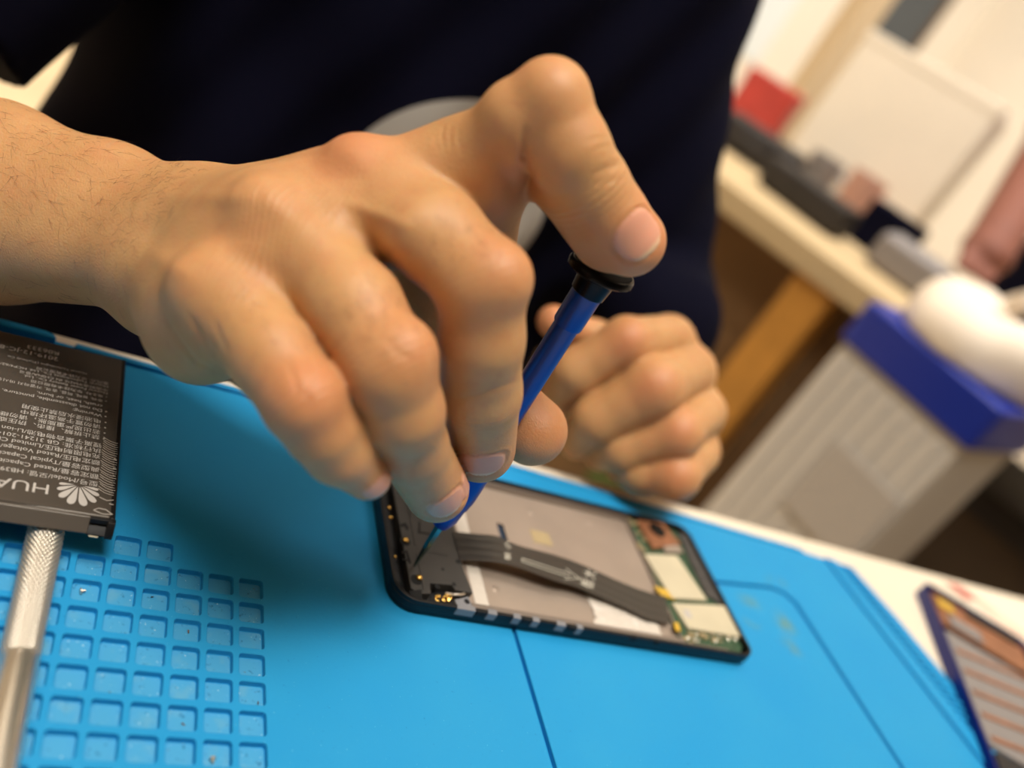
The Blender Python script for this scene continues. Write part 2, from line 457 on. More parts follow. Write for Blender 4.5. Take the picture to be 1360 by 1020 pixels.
PALM = [
 cone(*PR(290,286,263,38), *PR(560,248,231,46)),
 cone(*PR(265,290,260,46), *PR(485,250,226,50)),
 cone(*PR(238,320,255,46), *PR(372,308,217,50)),
 cone(*PR(205,355,251,46), *PR(285,390,211,52)),
 cone(*PR(214,400,250,46), *PR(268,440,228,54)),
 cone(*PR(268,440,228,54), *PR(315,440,213,52)),
 cone(*PR(300,350,250,55), *PR(470,340,240,55)),
 cone(*PR(330,350,268,55), *PR(500,410,266,50)),
 cone(*PR(644,252,231,55), *PR(612,340,246,55)),
 cone(*PR(610,335,246,54), *PR(520,400,262,50)),
 cone(*PR(330,400,212,48), *PR(415,345,215,48)),
 cone(*PR(420,335,216,46), *PR(520,292,221,46)),
 cone(*PR(350,330,222,50), *PR(470,275,228,50)),
 cone(*PR(300,340,228,50), *PR(400,290,230,48)),
 cone(*PR(530,266,226,46), *PR(600,228,229,46)),
 cone(*PR(500,390,246,40), *PR(600,440,256,40)),
 cone(*PR(265,296,250,46), *PR(345,290,224,46)),
]
FORE = [
 cone(*PR(262,288,264,48), *PR(150,264,272,65)), cone(*PR(150,264,272,65), *PR(0,229,282,85)),
 cone(*PR(204,360,256,50), *PR(0,308,276,86)),
 cone(*PR(0,228,282,83), *PR(-300,180,310,110)),
 cone(*PR(0,308,276,86), *PR(-300,250,305,110)),
 cone(*PR(235,325,260,60), *PR(0,268,279,95)),
]
KNUCK = [PR(352,276,212,32), PR(474,217,222,28), PR(268,376,208,28), PR(664,368,204,40), PR(536,464,197,40), PR(406,528,192,38), PR(731,130,208,40)]
TENDON = [cone(*PR(462,268,217,14), *PR(545,302,206,26)), cone(*PR(250,300,250,18), *PR(345,268,214,20)), cone(*PR(300,262,252,18), *PR(462,216,225,20))]
palm_f = union(PALM, 12.0)
def hand_sdf(p, fingers=FING):
    base = palm_f(p)
    for t in TENDON: base = smin(base, t(p), 4.0)
    for c, r in KNUCK[:3]: base = smin(base, ball(c, r)(p), 7.0)
    fore = FORE[0](p)
    for g in FORE[1:]: fore = smin(fore, g(p), 9.0)
    base = smin(base, fore, 16.0)
    tot = None
    kk = dict(index=11.0, middle=6.5, ring=5.5, pinky=5.5, thumb=10.0)
    kn = dict(index=6, middle=3, ring=4, pinky=5)
    for n, ch in fingers.items():
        f = chain(ch, 2.5)(p)
        for g in PADS.get(n, ()): f = smin(f, g(p), 2.5)
        if n in kn: f = smin(f, ball(*KNUCK[kn[n]])(p), 4.0)
        f = smin(base, f, kk[n])
        tot = f if tot is None else smin(tot, f, 1.0)
    # the flesh folds inside the bent index finger, and the creases at the heel of the hand
    a, b = P(694,176,206), P(702,236,212)
    fold = cone(a, .2, b, .7)(p)
    tot = smax(tot, -fold, 1.8)
    # flesh gives way to the tool
    tot = smax(tot, -tool_sdf(p, .15), 1.2)
    return tot
lo = np.min([c for ch in FING.values() for c, r in ch] + [P(-170, 270, 292), P(235, 325, 262)], 0) - 42
hi = np.max([c for ch in FING.values() for c, r in ch] + [P(-170, 270, 292), P(235, 325, 262)], 0) + 42
HV, HQ = surface(hand_sdf, lo, hi, 1.3)
HV = project(hand_sdf, HV, 1)
HV, HQ = subdivide(HV, HQ)
HV = project(hand_sdf, HV, 2)
HN = grad(hand_sdf, HV)
def gauss(V, c, s): return np.exp(-((V-c)**2).sum(1)/(2*s*s))
red = np.zeros(len(HV)); nail = np.zeros(len(HV)); nailtip = np.zeros(len(HV)); wr = np.zeros(len(HV)); wm = np.zeros(len(HV))
for (c, r), a, s in zip(KNUCK, (.3, .75, .25, .45, .5, .75, .3), (7, 9, 7, 8, 8, 7, 9)):
    red = np.maximum(red, a*gauss(HV, c, s))
for n, a in (('index', .8), ('middle', .5), ('ring', .5), ('thumb', .7), ('pinky', .3)):
    red = np.maximum(red, a*gauss(HV, FING[n][-1][0], 10))
red = np.maximum(red, .25*gauss(HV, P(700,215,212), 9))
view = CAM - HV; view /= np.linalg.norm(view, axis=1)[:, None]
def joint_wrinkles(n, k, amp, w, off=0.0):
    ch = FING[n]; j = ch[k][0]; d = ch[k+1][0]-ch[k-1][0]; d /= np.linalg.norm(d)
    t = (HV-j) @ d - off; rad = np.linalg.norm(HV-j-((HV-j) @ d)[:, None]*d, axis=1)
    m = amp*np.exp(-(t/w)**2)*(rad < 1.7*ch[k][1])
    up = m > wm
    wr[up] = t[up]; wm[up] = m[up]
joint_wrinkles('index', 5, .22, 4.2); joint_wrinkles('middle', 4, .12, 3.5); joint_wrinkles('middle', 2, .07, 5)
joint_wrinkles('ring', 4, .10, 4.0); joint_wrinkles('ring', 2, .12, 6); joint_wrinkles('pinky', 2, .2, 5)
# stretched skin lines on the back of the hand
dm = np.clip(1.2*gauss(HV, P(585,178,226), 7) + .9*gauss(HV, P(330,330,215), 17) + .7*gauss(HV, P(430,235,222), 12) + .5*gauss(HV, P(330,440,205), 14), 0, 1)
dirl = P(420,300,212)-P(250,330,250); dirl /= np.linalg.norm(dirl)
dl = (HV-P(400,300,214)) @ dirl
# creases and ridges of the skin, laid along lines on the visible surface
def crease(pts, width, amp, fade=True):
    """move the skin along its normal near a line (mm): negative amp is a furrow"""
    global HV
    c3 = (HV-CAM) @ R.T; uv = c3[:, :2]/c3[:, 2:]*FPX+[680, 510]
    d = np.full(len(HV), 1e9); t_ = np.zeros(len(HV)); n = len(pts)-1
    for i in range(n):
        a, b = np.array(pts[i], float), np.array(pts[i+1], float); ab = b-a
        h = np.clip(((uv-a) @ ab)/(ab @ ab), 0, 1); q = np.linalg.norm(uv-a-h[:, None]*ab, axis=1)
        m = q < d; d[m] = q[m]; t_[m] = (i+h[m])/n
    w = width*FPX/np.maximum(c3[:, 2], 1)
    k = np.exp(-(d/w)**2)*np.clip((HN*view).sum(1)*3, 0, 1)
    if fade: k *= np.sin(np.pi*np.clip(t_*.96+.02, 0, 1))**.5
    HV = HV + HN*(amp*k)[:, None]
for pts, w_, a_ in (
  ([(696, 170), (697, 205), (704, 240)], .9, -1.0),                      # fold inside the bent index finger
  ([(664, 190), (672, 225), (684, 262)], 2.2, -.5),
  ([(784, 232), (806, 224), (829, 217)], .45, -.32), ([(785, 205), (800, 195), (816, 192)], .45, -.22), ([(776, 189), (795, 183), (812, 182)], .4, -.16), ([(790, 245), (815, 240), (835, 236)], .4, -.16), ([(792, 217), (812, 210), (824, 206)], .5, .15),
  ([(455, 268), (500, 284), (548, 304)], 1.6, .55),                      # tendons and hollows on the back of the hand
  ([(430, 300), (470, 310), (505, 336)], 3.0, -.9), ([(395, 262), (425, 275), (440, 300)], 3.2, -.8),
  ([(210, 262), (290, 262), (345, 262)], 2.2, .5), ([(190, 330), (225, 350), (255, 370)], 2.4, .45), ([(290, 330), (330, 350), (372, 372)], 3.0, -.7),
  ([(450, 195), (475, 210), (490, 228)], 3.2, .5), ([(345, 262), (362, 270), (385, 290)], 3.0, .6),
  ([(224, 432), (236, 452), (252, 470), (262, 490)], .6, -.55), ([(252, 420), (268, 448), (288, 478)], .6, -.5), ([(284, 424), (292, 446), (304, 470)], .6, -.3), ([(236, 455), (262, 482), (290, 492)], .5, -.35),
  ([(398, 470), (412, 492), (416, 520)], .7, -.25), ([(380, 480), (392, 505), (396, 530)], .7, -.22), ([(404, 520), (412, 534), (404, 548)], 1.0, -.3),
  ([(600, 532), (640, 524), (688, 506)], .7, -.3), ([(536, 606), (560, 600), (586, 586)], .7, .22), ([(512, 450), (530, 470), (552, 478)], .9, -.18),
  ([(590, 166), (586, 180), (590, 198)], .5, -.28), ([(600, 166), (597, 180), (600, 200)], .5, -.25), ([(580, 176), (578, 186), (582, 200)], .5, -.22), ([(610, 168), (608, 185), (614, 205)], .5, -.2)):
    crease(pts, w_, a_)
# nails
def make_nail(n, u, v, dd, lu, lv, tilt=(0, 0)):
    global HV, HN
    ch = FING[n]; T, r = ch[-1]; d = T-ch[-2][0]; d /= np.linalg.norm(d)
    c = P(u, v, dd)
    nn = c-T; nn -= d*(nn @ d); nn /= np.linalg.norm(nn); s = np.cross(d, nn)
    q = HV-c; x = q @ d; y = q @ s; up = HN @ nn
    rho = ((np.abs(x)/lu)**2.6 + (np.abs(y)/lv)**2.6)**(1/2.6)
    ok = (up > -.05) & (np.linalg.norm(HV-T, axis=1) < r*2.0)
    inn = ok & (rho < 1.25)
    disp = np.zeros(len(HV))
    disp[inn] = np.where(rho[inn] < .93, .28 - .1*(rho[inn] < .8)*0, 0) - .30*np.exp(-((rho[inn]-1.0)/.07)**2) + .18*np.exp(-((rho[inn]-1.14)/.09)**2)*(x[inn] < lu*.5)
    nail[:] = np.maximum(nail, ok*np.clip((1.0-rho)/.07, 0, 1))
    nailtip[:] = np.maximum(nailtip, ok*np.clip((1.0-rho)/.06, 0, 1)*np.clip((x-lu*.66)/(lu*.12), 0, 1)*.75)
    HV = HV + HN*disp[:, None]
make_nail('index', 853, 313, 215, 6.2, 6.6)
make_nail('middle', 640, 606, 241.5, 5.6, 6.8)
make_nail('ring', 591, 664, 233, 5.0, 5.8)
make_nail('pinky', 505, 650, 210, 3.4, 4.2)

# ---------------------------------------------------------------- left hand: a loose fist at the mat's far edge
LF = dict(
 index=[PR(888,450,430,32), PR(832,454,398,33), PR(765,494,402,31), PR(745,522,416,26)],
 middle=[PR(918,492,428,31), PR(868,515,395,40), PR(792,558,400,32), PR(768,585,416,26)],
 ring=[PR(935,547,428,29), PR(899,575,397,33), PR(826,598,404,28), PR(800,602,420,25)],
 pinky=[PR(928,602,428,28), PR(897,632,400,32), PR(850,628,407,28), PR(828,621,422,24)],
 thumb=[PR(850,470,450,34), PR(790,448,430,22), PR(735,427,418,22)])
LPALM = [cone(*PR(888,458,432,32), *PR(872,490,480,54)), cone(*PR(914,496,432,32), *PR(876,505,480,54)),
         cone(*PR(925,550,432,30), *PR(880,525,480,50)), cone(*PR(918,598,432,28), *PR(872,545,470,50)),
         cone(*PR(838,542,432,40), *PR(875,540,450,48)), cone(*PR(872,505,470,56), *PR(872,478,560,54)), cone(*PR(872,478,560,54), *PR(870,450,660,56))]
lpalm_f = union(LPALM, 10.0)
def lhand_sdf(p):
    base = lpalm_f(p); tot = None
    for n, ch in LF.items():
        f = smin(base, chain(ch, 4.0)(p), 7.0)
        tot = f if tot is None else smin(tot, f, 1.2)
    return smax(tot, -(p[:, 2]-.4), 1.0)
pts = [c for ch in LF.values() for c, r in ch]
lo = np.min(pts, 0)-22; hi = np.max(pts, 0)+[40, 90, 30]
LV, LQ = surface(lhand_sdf, lo, hi, 2.0)
LV, LQ = subdivide(project(lhand_sdf, LV, 1), LQ); LV = project(lhand_sdf, LV, 2)
lred = np.zeros(len(LV))
for n in ('index', 'middle', 'ring', 'pinky'):
    lred = np.maximum(lred, .55*gauss(LV, LF[n][1][0] + (CAM-LF[n][1][0])/400*12, 8))
lred = np.maximum(lred, .6*gauss(LV, LF['thumb'][2][0], 12))

# ---------------------------------------------------------------- rest of the body: arms and trunk (mostly under the shirt)
ELB_R = P(-430, 165, 330); SH_R = P(330, -480, 400)
ELB_L = P(838, 385, 650); SH_L = np.array([120.0, 395, 330])
TC = np.array([82.0, 395, 0])
def trunk(p, g=0.0):
    q = p - TC
    z = q[:, 2]
    w = np.interp(z, [-420, -150, 60, 260, 340, 380], [174, 184, 180, 172, 138, 80]) + g
    t = np.interp(z, [-420, -150, 60, 260, 340, 380], [105, 110, 108, 112, 95, 50]) + g
    k = np.sqrt((q[:, 0]/w)**2 + (q[:, 1]/t)**2)
    d = (k-1)*np.minimum(w, t)
    return np.maximum(d*.9, np.maximum(z-360-g, -430-z))
NECK = cone(TC+[0, 15, 330], 58, TC+[0, -5, 420], 56)
def head_parts(c, fd, r=78.0):
    """a head with a face turned along fd, and its short hair"""
    c = np.array(c, float); fd = np.array([fd[0], fd[1], 0.0]); fd /= np.linalg.norm(fd); sd = np.array([fd[1], -fd[0], 0.0]); up = np.array([0, 0, 1.0]); k = r/78.0
    def at(a, b, e): return c + k*(sd*a + fd*b + up*e)
    fr = np.stack([sd, fd, up])
    def loc(p): return (p-c) @ fr.T/k
    def sk(p): q = loc(p)/np.array([1, 1.2, 1.42]); return (np.linalg.norm(q, axis=1)-78)*k
    face = [ball(at(0, 38, -58), 46*k), cone(at(0, 94, 4), 7*k, at(0, 108, -22), 12*k), cone(at(-17, 84, -50), 7*k, at(17, 84, -50), 7*k), cone(at(-46, 76, 18), 7*k, at(-14, 92, 20), 7*k), cone(at(14, 92, 20), 7*k, at(46, 76, 18), 7*k)]
    ears = [cone(at(-78, -4, -20), 9*k, at(-82, -10, 14), 13*k), cone(at(78, -4, -20), 9*k, at(82, -10, 14), 13*k)]
    def f(p):
        d = sk(p)
        for g in face: d = smin(d, g(p), 10*k)
        for x in (-30, 30):
            d = smax(d, -ball(at(x, 101, 2), 15*k)(p), 6*k); d = smin(d, ball(at(x, 80, 1), 13*k)(p), 1.5*k)
        for g in ears: d = smin(d, g(p), 5*k)
        return d
    def hair(p):
        q = loc(p); d = sk(p)-7*k
        return smax(d, np.maximum(q[:, 1]*.85-q[:, 2]-18, -q[:, 2]-42+q[:, 1]*.4)*k, 6*k)
    return f, hair, at
HEAD_F, HAIR_F, head_at = head_parts(TC+[0, -15, 520], (0, -1))
def body_sdf(p):
    d = trunk(p)
    d = smin(d, NECK(p), 20)
    d = smin(d, HEAD_F(p), 14)
    d = smin(d, cone(SH_R, 56, ELB_R, 42)(p), 25)
    d = smin(d, cone(ELB_R, 41, P(-280, 215, 308), 29)(p), 8)
    d = smin(d, cone(P(-280, 215, 308), 29, P(-120, 245, 289), 24)(p), 8)
    d = smin(d, cone(SH_L, 56, ELB_L, 42)(p), 25)
    d = smin(d, cone(ELB_L, 40, P(872, 478, 560), 26)(p), 10)
    d = smin(d, cone(P(872, 478, 560), 26, P(872, 500, 490), 23)(p), 8)
    return d
BV, BQ = surface(body_sdf, [-330, 90, -430], [420, 540, 660], 7.0)
BV, BQ = subdivide(project(body_sdf, BV, 1), BQ); BV = project(body_sdf, BV, 2)
def shirt_sdf(p):
    fold = 5*np.sin(p[:, 0]*.045 + p[:, 2]*.02) * np.sin(p[:, 2]*.013+1.3) + 3*np.sin(p[:, 0]*.11 - p[:, 2]*.05)
    d = trunk(p, 14.0) + fold*.8
    a = cone(SH_R+[0, 0, 4], 66, SH_R+(ELB_R-SH_R)*.7, 70)(p)
    a = np.maximum(a, ((p-SH_R) @ ((ELB_R-SH_R)/np.linalg.norm(ELB_R-SH_R))) - 0.7*np.linalg.norm(ELB_R-SH_R))
    b = cone(SH_L+[0, 0, 4], 62, ELB_L, 56)(p)
    b = smin(b, cone(ELB_L, 60, P(872, 430, 590), 46)(p), 14)
    d = smin(smin(d, a + fold*.5, 26), b + fold*.5, 26)
    nk = ball(TC+[0, -12, 392], 74, (1, 1, .8))(p)
    return smax(d, -nk, 4)
SV, SQ = surface(shirt_sdf, [-420, 80, -425], [440, 560, 440], 6.0)
SV = project(shirt_sdf, SV, 1); SV, SQ = subdivide(SV, SQ); SV = project(shirt_sdf, SV, 1)

person = thing('person', 'person in navy t-shirt pressing a blue screwdriver into the opened phone', 'person', (90, 395, -754))
def arr_mesh(name, V, Q, attrs=None, off=(90, 395, -754)):
    me = bpy.data.meshes.new(name)
    V = (V - np.array(off))/1000.0
    me.vertices.add(len(V)); me.vertices.foreach_set('co', V.astype(np.float32).ravel())
    me.loops.add(len(Q)*4); me.loops.foreach_set('vertex_index', Q.astype(np.int32).ravel())
    me.polygons.add(len(Q)); me.polygons.foreach_set('loop_start', np.arange(len(Q), dtype=np.int32)*4)
    me.polygons.foreach_set('loop_total', np.full(len(Q), 4, np.int32))
    me.update(calc_edges=True); me.validate()
    for n, a in (attrs or {}).items():
        at = me.attributes.new(n, 'FLOAT', 'POINT'); at.data.foreach_set('value', np.asarray(a, np.float32))
    return me
nH, nL, nB = len(HV), len(LV), len(BV)
z = lambda n: np.zeros(n)
AV = np.concatenate([HV, LV, BV]); AQ = np.concatenate([HQ, LQ+nH, BQ+nH+nL])
attrs = dict(red=np.r_[red, lred, z(nB)], nail=np.r_[nail, z(nL+nB)], nailtip=np.r_[nailtip, z(nL+nB)], wr=np.r_[wr, z(nL+nB)],
             wm=np.r_[wm, z(nL+nB)], dl=np.r_[dl, z(nL+nB)], dm=np.r_[dm, z(nL+nB)])
link('body', arr_mesh('body', AV, AQ, attrs), M['skin'], person, True)
shirt = link('t_shirt', arr_mesh('t_shirt', SV, SQ), M['navy'], person, True)
shirt['label'] = 'navy short-sleeved t-shirt with a round pale grey print'
hv, hq = surface(HAIR_F, head_at(0, 0, 0)-130, head_at(0, 0, 0)+140, 5.0); hv = project(HAIR_F, hv, 1)
link('hair', arr_mesh('hair', hv, hq), M['hair'], person, True)
# round print on the chest: a thin disc that follows the shirt's front
def hit(u, v, fn, d0=300.0):
    d = d0
    for _ in range(80): d += max(float(fn(P(u, v, d)[None])[0]), .02)*.7
    return P(u, v, d)
pc = hit(590, 293, shirt_sdf)
rad = 148*float((pc-CAM) @ R[2])/FPX*1.02; vs = [];  rings, seg = 14, 64
for i in range(rings+1):
    for k in range(seg):
        a = 2*math.pi*k/seg; rr = rad*i/rings
        vs.append([pc[0]+rr*math.cos(a), pc[1]-40, pc[2]+rr*math.sin(a)*1.1])
vs = np.array(vs)
for _ in range(70): vs[:, 1] += np.clip(shirt_sdf(vs), -20, 20)*.7
vs[:, 1] -= 1.0
fs = np.array([[i*seg+k, (i+1)*seg+k, (i+1)*seg+(k+1) % seg, i*seg+(k+1) % seg] for i in range(rings) for k in range(seg)])
pr = link('print', arr_mesh('print', vs, fs), M['print'], shirt, True)
pr['label'] = 'round pale grey print on the shirt front'
# fine hairs on the forearm and the back of the hand
def hairs(n, c, s, length, seed, lean, r=.05):
    g = np.random.default_rng(seed); w = gauss(HV, c, s)*((HN*view[:nH]).sum(1) > .15)
    ids = g.choice(nH, n, p=w/w.sum()); mb = []
    for i in ids:
        p0 = HV[i]; nn = HN[i]; d = lean + g.normal(0, .35, 3); d -= nn*(d @ nn); d /= np.linalg.norm(d)
        L_ = length*g.uniform(.5, 1.2); bend = g.normal(0, .25, 3)
        mb.append([p0 - nn*.1, p0 + nn*.35 + d*L_*.35, p0 + nn*.6 + d*L_*.7 + bend, p0 + nn*.5 + d*L_ + bend*2.2])
    return mb
ln1 = P(250, 330, 255)-P(0, 268, 278); ln1 /= np.linalg.norm(ln1)
ln2 = P(640, 360, 205)-P(560, 290, 214); ln3 = P(500, 460, 200)-P(440, 380, 206); ln4 = P(400, 520, 196)-P(330, 440, 202)
hs = hairs(330, P(70, 235, 262), 26, 6.5, 1, ln1*.8+np.array([.1, -.2, -.3])) + hairs(130, P(215, 290, 248), 11, 4.5, 2, ln1) \
   + hairs(60, P(612, 325, 203), 5, 2.6, 3, ln2/np.linalg.norm(ln2)+np.array([-.4, 0, -.5])) + hairs(130, P(490, 430, 196), 7, 2.4, 4, ln3/np.linalg.norm(ln3)) \
   + hairs(90, P(345, 440, 197), 8, 2.0, 5, ln4/np.linalg.norm(ln4))
cu = bpy.data.curves.new('arm_hair', 'CURVE'); cu.dimensions = '3D'; cu.bevel_depth = .000028; cu.bevel_resolution = 0
for st in hs:
    sp = cu.splines.new('POLY'); sp.points.add(3)
    for k, p in enumerate(st):
        sp.points[k].co = (*((p-np.array((90, 395, -754)))/1000), 1); sp.points[k].radius = (1, .9, .7, .3)[k]
ho = bpy.data.objects.new('arm_hair', cu); COL.objects.link(ho); ho.parent = person; cu.materials.append(M['hair']); ho['kind'] = 'stuff'

# ---------------------------------------------------------------- lettering
def text_geo(s, size, x, y, z, rot=0.0, width=None, align='LEFT', sy=1.0, th=0.0):
    """lettering as flat mesh: verts (mm) and faces"""
    cu = bpy.data.curves.new('lettering', 'FONT'); cu.body = s; cu.size = size; cu.align_x = align; cu.resolution_u = 3
    o = bpy.data.objects.new('lettering', cu); COL.objects.link(o)
    dg = bpy.context.evaluated_depsgraph_get(); dg.update()
    me = bpy.data.meshes.new_from_object(o.evaluated_get(dg))
    vs = np.array([v.co[:] for v in me.vertices]).reshape(-1, 3); fs = [tuple(p.vertices) for p in me.polygons]
    bpy.data.objects.remove(o); bpy.data.curves.remove(cu); bpy.data.meshes.remove(me)
    if not len(vs): return [], []
    if width: vs[:, 0] *= width/max(vs[:, 0].max()-min(vs[:, 0].min(), 0), 1e-6)
    vs[:, 1] *= sy
    c, s_ = math.cos(rot), math.sin(rot)
    out = np.stack([x+vs[:, 0]*c-vs[:, 1]*s_, y+vs[:, 0]*s_+vs[:, 1]*c, np.full(len(vs), z)], 1)
    return out, fs
def ring(mb, outer, inner, z0, z1, mi=0):
    n = len(outer)
    vs = [(x, y, z0) for x, y in outer]+[(x, y, z1) for x, y in outer]+[(x, y, z0) for x, y in inner]+[(x, y, z1) for x, y in inner]
    fs = []
    for i in range(n):
        j = (i+1) % n
        fs += [(i, j, n+j, n+i), (2*n+j, 2*n+i, 3*n+i, 3*n+j), (n+i, n+j, 3*n+j, 3*n+i), (j, i, 2*n+i, 2*n+j)]
    mb.add(vs, fs, mi)

# ---------------------------------------------------------------- work table and the blue silicone mat
def edge_y(x): return 100-.0232*(x+87)
tb = thing('work_table', 'cream laminate work table under the blue silicone mat', 'table', (60, -260, -754))
def off(vs, b): return [(x-b[0], y-b[1], z-b[2]) for x, y, z in vs]
mb = MB(); b = (60, -260, -754)
mb.prism([(x-b[0], y-b[1]) for x, y in [(-640, edge_y(-640)), (760, edge_y(760)), (760, -620), (-640, -620)]], 722, 750)
mb.build('table_top', M['table'], tb, bevel=2.0)
for sx, sy in ((-600, 60), (700, 40), (-600, -580), (700, -580)):
    MB().box((sx-20-b[0], sy-20-b[1], 0), (sx+20-b[0], sy+20-b[1], 722)).build('leg', M['clutter'], tb, bevel=2)

mt = thing('repair_mat', 'blue silicone repair mat with square parts compartments on the cream table', 'mat', (0, 0, -4))
mb = MB()
base = [(-420, 95.5), (-86, 92.5), (60, 88.5), (215, 80.5), (300, 76), (318, 74.5), (343, 72.5), (352, 40), (360, -8), (372, -80), (392, -230), (-420, -230)]
mb.prism(base, 0, 1.9)
mb.build('base_sheet', M['mat'], mt, bevel=.5)
# raised rim along the far edge, broken by a notch, and the ribbed strip on the right
mb = MB()
mb.prism([(-420, 94.6), (-72, 91.6), (-69, 90.6), (-68, 88.4), (-420, 89.6)], 2, 5.6)
mb.prism([(-62, 91.2), (60, 88), (215, 80), (300, 75.6), (304, 72.6), (215, 76.8), (60, 85.4), (-62, 88.6)], 2, 4.0)
mb.build('rim', M['mat'], mt, bevel=.9, seg=3)
mb = MB()
mb.prism([(320, 73.6), (328, 72.8), (352, -90), (340, -90)], 2, 3.5)
for k in range(34):
    y0 = 70-4.4*k; x0 = 330+(72-y0)*.155
    mb.box((x0, y0-1.1, 2), (x0+9.5, y0+1.1, 3.3), rz=-.12)
mb.build('ruler_ribs', M['mat'], mt, bevel=.4)
# right-hand work panels
mb = MB()
mb.prism([(94.4, -230), (94.4, 34.5), (215, 34.2), (254, 38.2), (261, 36.5), (265, 31), (269, -52), (278, -230)], 1.8, 4)
mb.prism([(94.4, 36.6), (215, 36.2), (255, 40.4), (264, 38), (268, 32.5), (271.4, -52), (280, -230), (352, -230), (331, -52), (315.5, 71.5), (300, 72), (215, 76), (94.4, 83)], 1.8, 4)
mb.build('work_panel', M['mat'], mt, bevel=.45, seg=2)
# left panel with the grid of square compartments
mb = MB(); p = 9.0; N = 6
cols = range(-14, 1); rows = range(0, 19)
has = lambda c, r: (1 <= r <= 17) or (r == 0 and c in (-3, -4))
for c in cols:
    for r in rows:
        x, y = c*p, -r*p; h = p/2
        if not has(c, r):
            mb.add([(x-h, y-h, 4), (x+h, y-h, 4), (x+h, y+h, 4), (x-h, y+h, 4)], [(0, 1, 2, 3)]); continue
        a, bb = 3.62, 3.5
        loops = [(rrect(x-h, y-h, x+h, y+h, 1e-3, N), 4.0), (rrect(x-a-.18, y-bb-.18, x+a+.18, y+bb+.18, 1.2, N), 4.0), (rrect(x-a, y-bb, x+a, y+bb, 1.0, N), 3.82),
                 (rrect(x-a+.06, y-bb+.06, x+a-.06, y+bb-.06, .95, N), 2.2), (rrect(x-a+.22, y-bb+.22, x+a-.22, y+bb-.22, .85, N), 2.0)]
        vs = [(q[0], q[1], z) for l, z in loops for q in l]; n = len(loops[0][0]); fs = []
        for i in range(len(loops)-1):
            for k in range(n): fs.append((i*n+k, i*n+(k+1) % n, (i+1)*n+(k+1) % n, (i+1)*n+k))
        mb.add(vs, fs)
        mb.add([(q[0], q[1], 2.0) for q in loops[-1][0]], [tuple(range(n))], 1)
X0, X1, Y0, Y1 = (min(cols)-.5)*p, 4.5, -(max(rows)+.5)*p, 4.5
PX0, PX1, PY0, PY1 = -410, 92.4, -228, 84.2
for q in ([(PX0, PY0), (X0, PY0), (X0, 85), (PX0, 87.5)], [(X0, PY0), (X1, PY0), (X1, Y0), (X0, Y0)], [(X0, Y1), (X1, Y1), (X1, 84.6), (X0, 85)], [(X1, PY0), (PX1, PY0), (PX1, 82.6), (X1, 84.6)]):
    mb.add([(x, y, 4) for x, y in q], [(0, 1, 2, 3)])
bd = [(PX0, PY0), (PX1, PY0), (PX1, 82.6), (X1, 84.6), (X0, 85), (PX0, 87.5)]
n = len(bd)
mb.add([(x, y, 4) for x, y in bd]+[(x+.3*(1 if x > 0 else -1), y+(.3 if y > 0 else -.3), 1.8) for x, y in bd], [(i, n+i, n+(i+1) % n, (i+1) % n) for i in range(n)])
mb.build('compartment_panel', [M['mat'], M['mat_floor']], mt, smooth=True, ang=30)
# loose bits lying in the compartments
g = random.Random(3)
def bit(name, label, cat, c, r, dx, dy, mk, group):
    o = mk(); o.location = W((c*p+dx, -r*p+dy, -1.98)); o.rotation_euler = (0, 0, g.uniform(0, 6)); tag(o, label, cat, group); o.name = name
def tiny_screw():
    mb = MB(); mb.lathe([(0, .35), (1.0, .35), (1.0, .9), (1.35, .9), (1.5, .6)], (0, 0, .85), (1, .2, -.08), 14)
    return mb.build('screw', M['steel'], smooth=True, base=(0, 0, 0))
def crumb():
    mb = MB(); mb.add([(g.uniform(-.6, .6), g.uniform(-.6, .6), 0) for _ in range(4)]+[(g.uniform(-.4, .4), g.uniform(-.4, .4), g.uniform(.3, .7)) for _ in range(3)],
      [(0, 1, 4), (1, 2, 5), (2, 3, 6), (3, 0, 4), (4, 5, 6), (1, 5, 4), (2, 6, 5), (3, 4, 6), (3, 2, 1, 0)])
    return mb.build('crumb', M['brown'], base=(0, 0, 0))
bit('screw', 'tiny bright screw lying in a compartment near the bottom edge of the photo', 'screw', -1, 7, -.8, -2.0, tiny_screw, 'loose bits in the mat compartments')
bit('screw', 'tiny bright screw in the compartment just right of the knurled handle, near the battery', 'screw', -5, 2, 0, .8, tiny_screw, 'loose bits in the mat compartments')
for k, (c, r, dx, dy, w_) in enumerate(((-3, 2, -.7, 2.2, 'dark crumb against the back wall of a compartment right of the handle'), (-2, 3, .6, .9, 'dark crumb in the middle of a compartment, second column from the right'),
      (0, 5, 2.0, -1.8, 'dark crumb in the front corner of a compartment in the rightmost column'), (-4, 5, .6, -2.3, 'dark crumb beside a brown stain in a compartment'), (-2, 6, .6, -.6, 'dark crumb in a compartment two rows from the bottom edge'))):
    bit('crumb', w_, 'crumb', c, r, dx, dy, crumb, 'loose bits in the mat compartments')

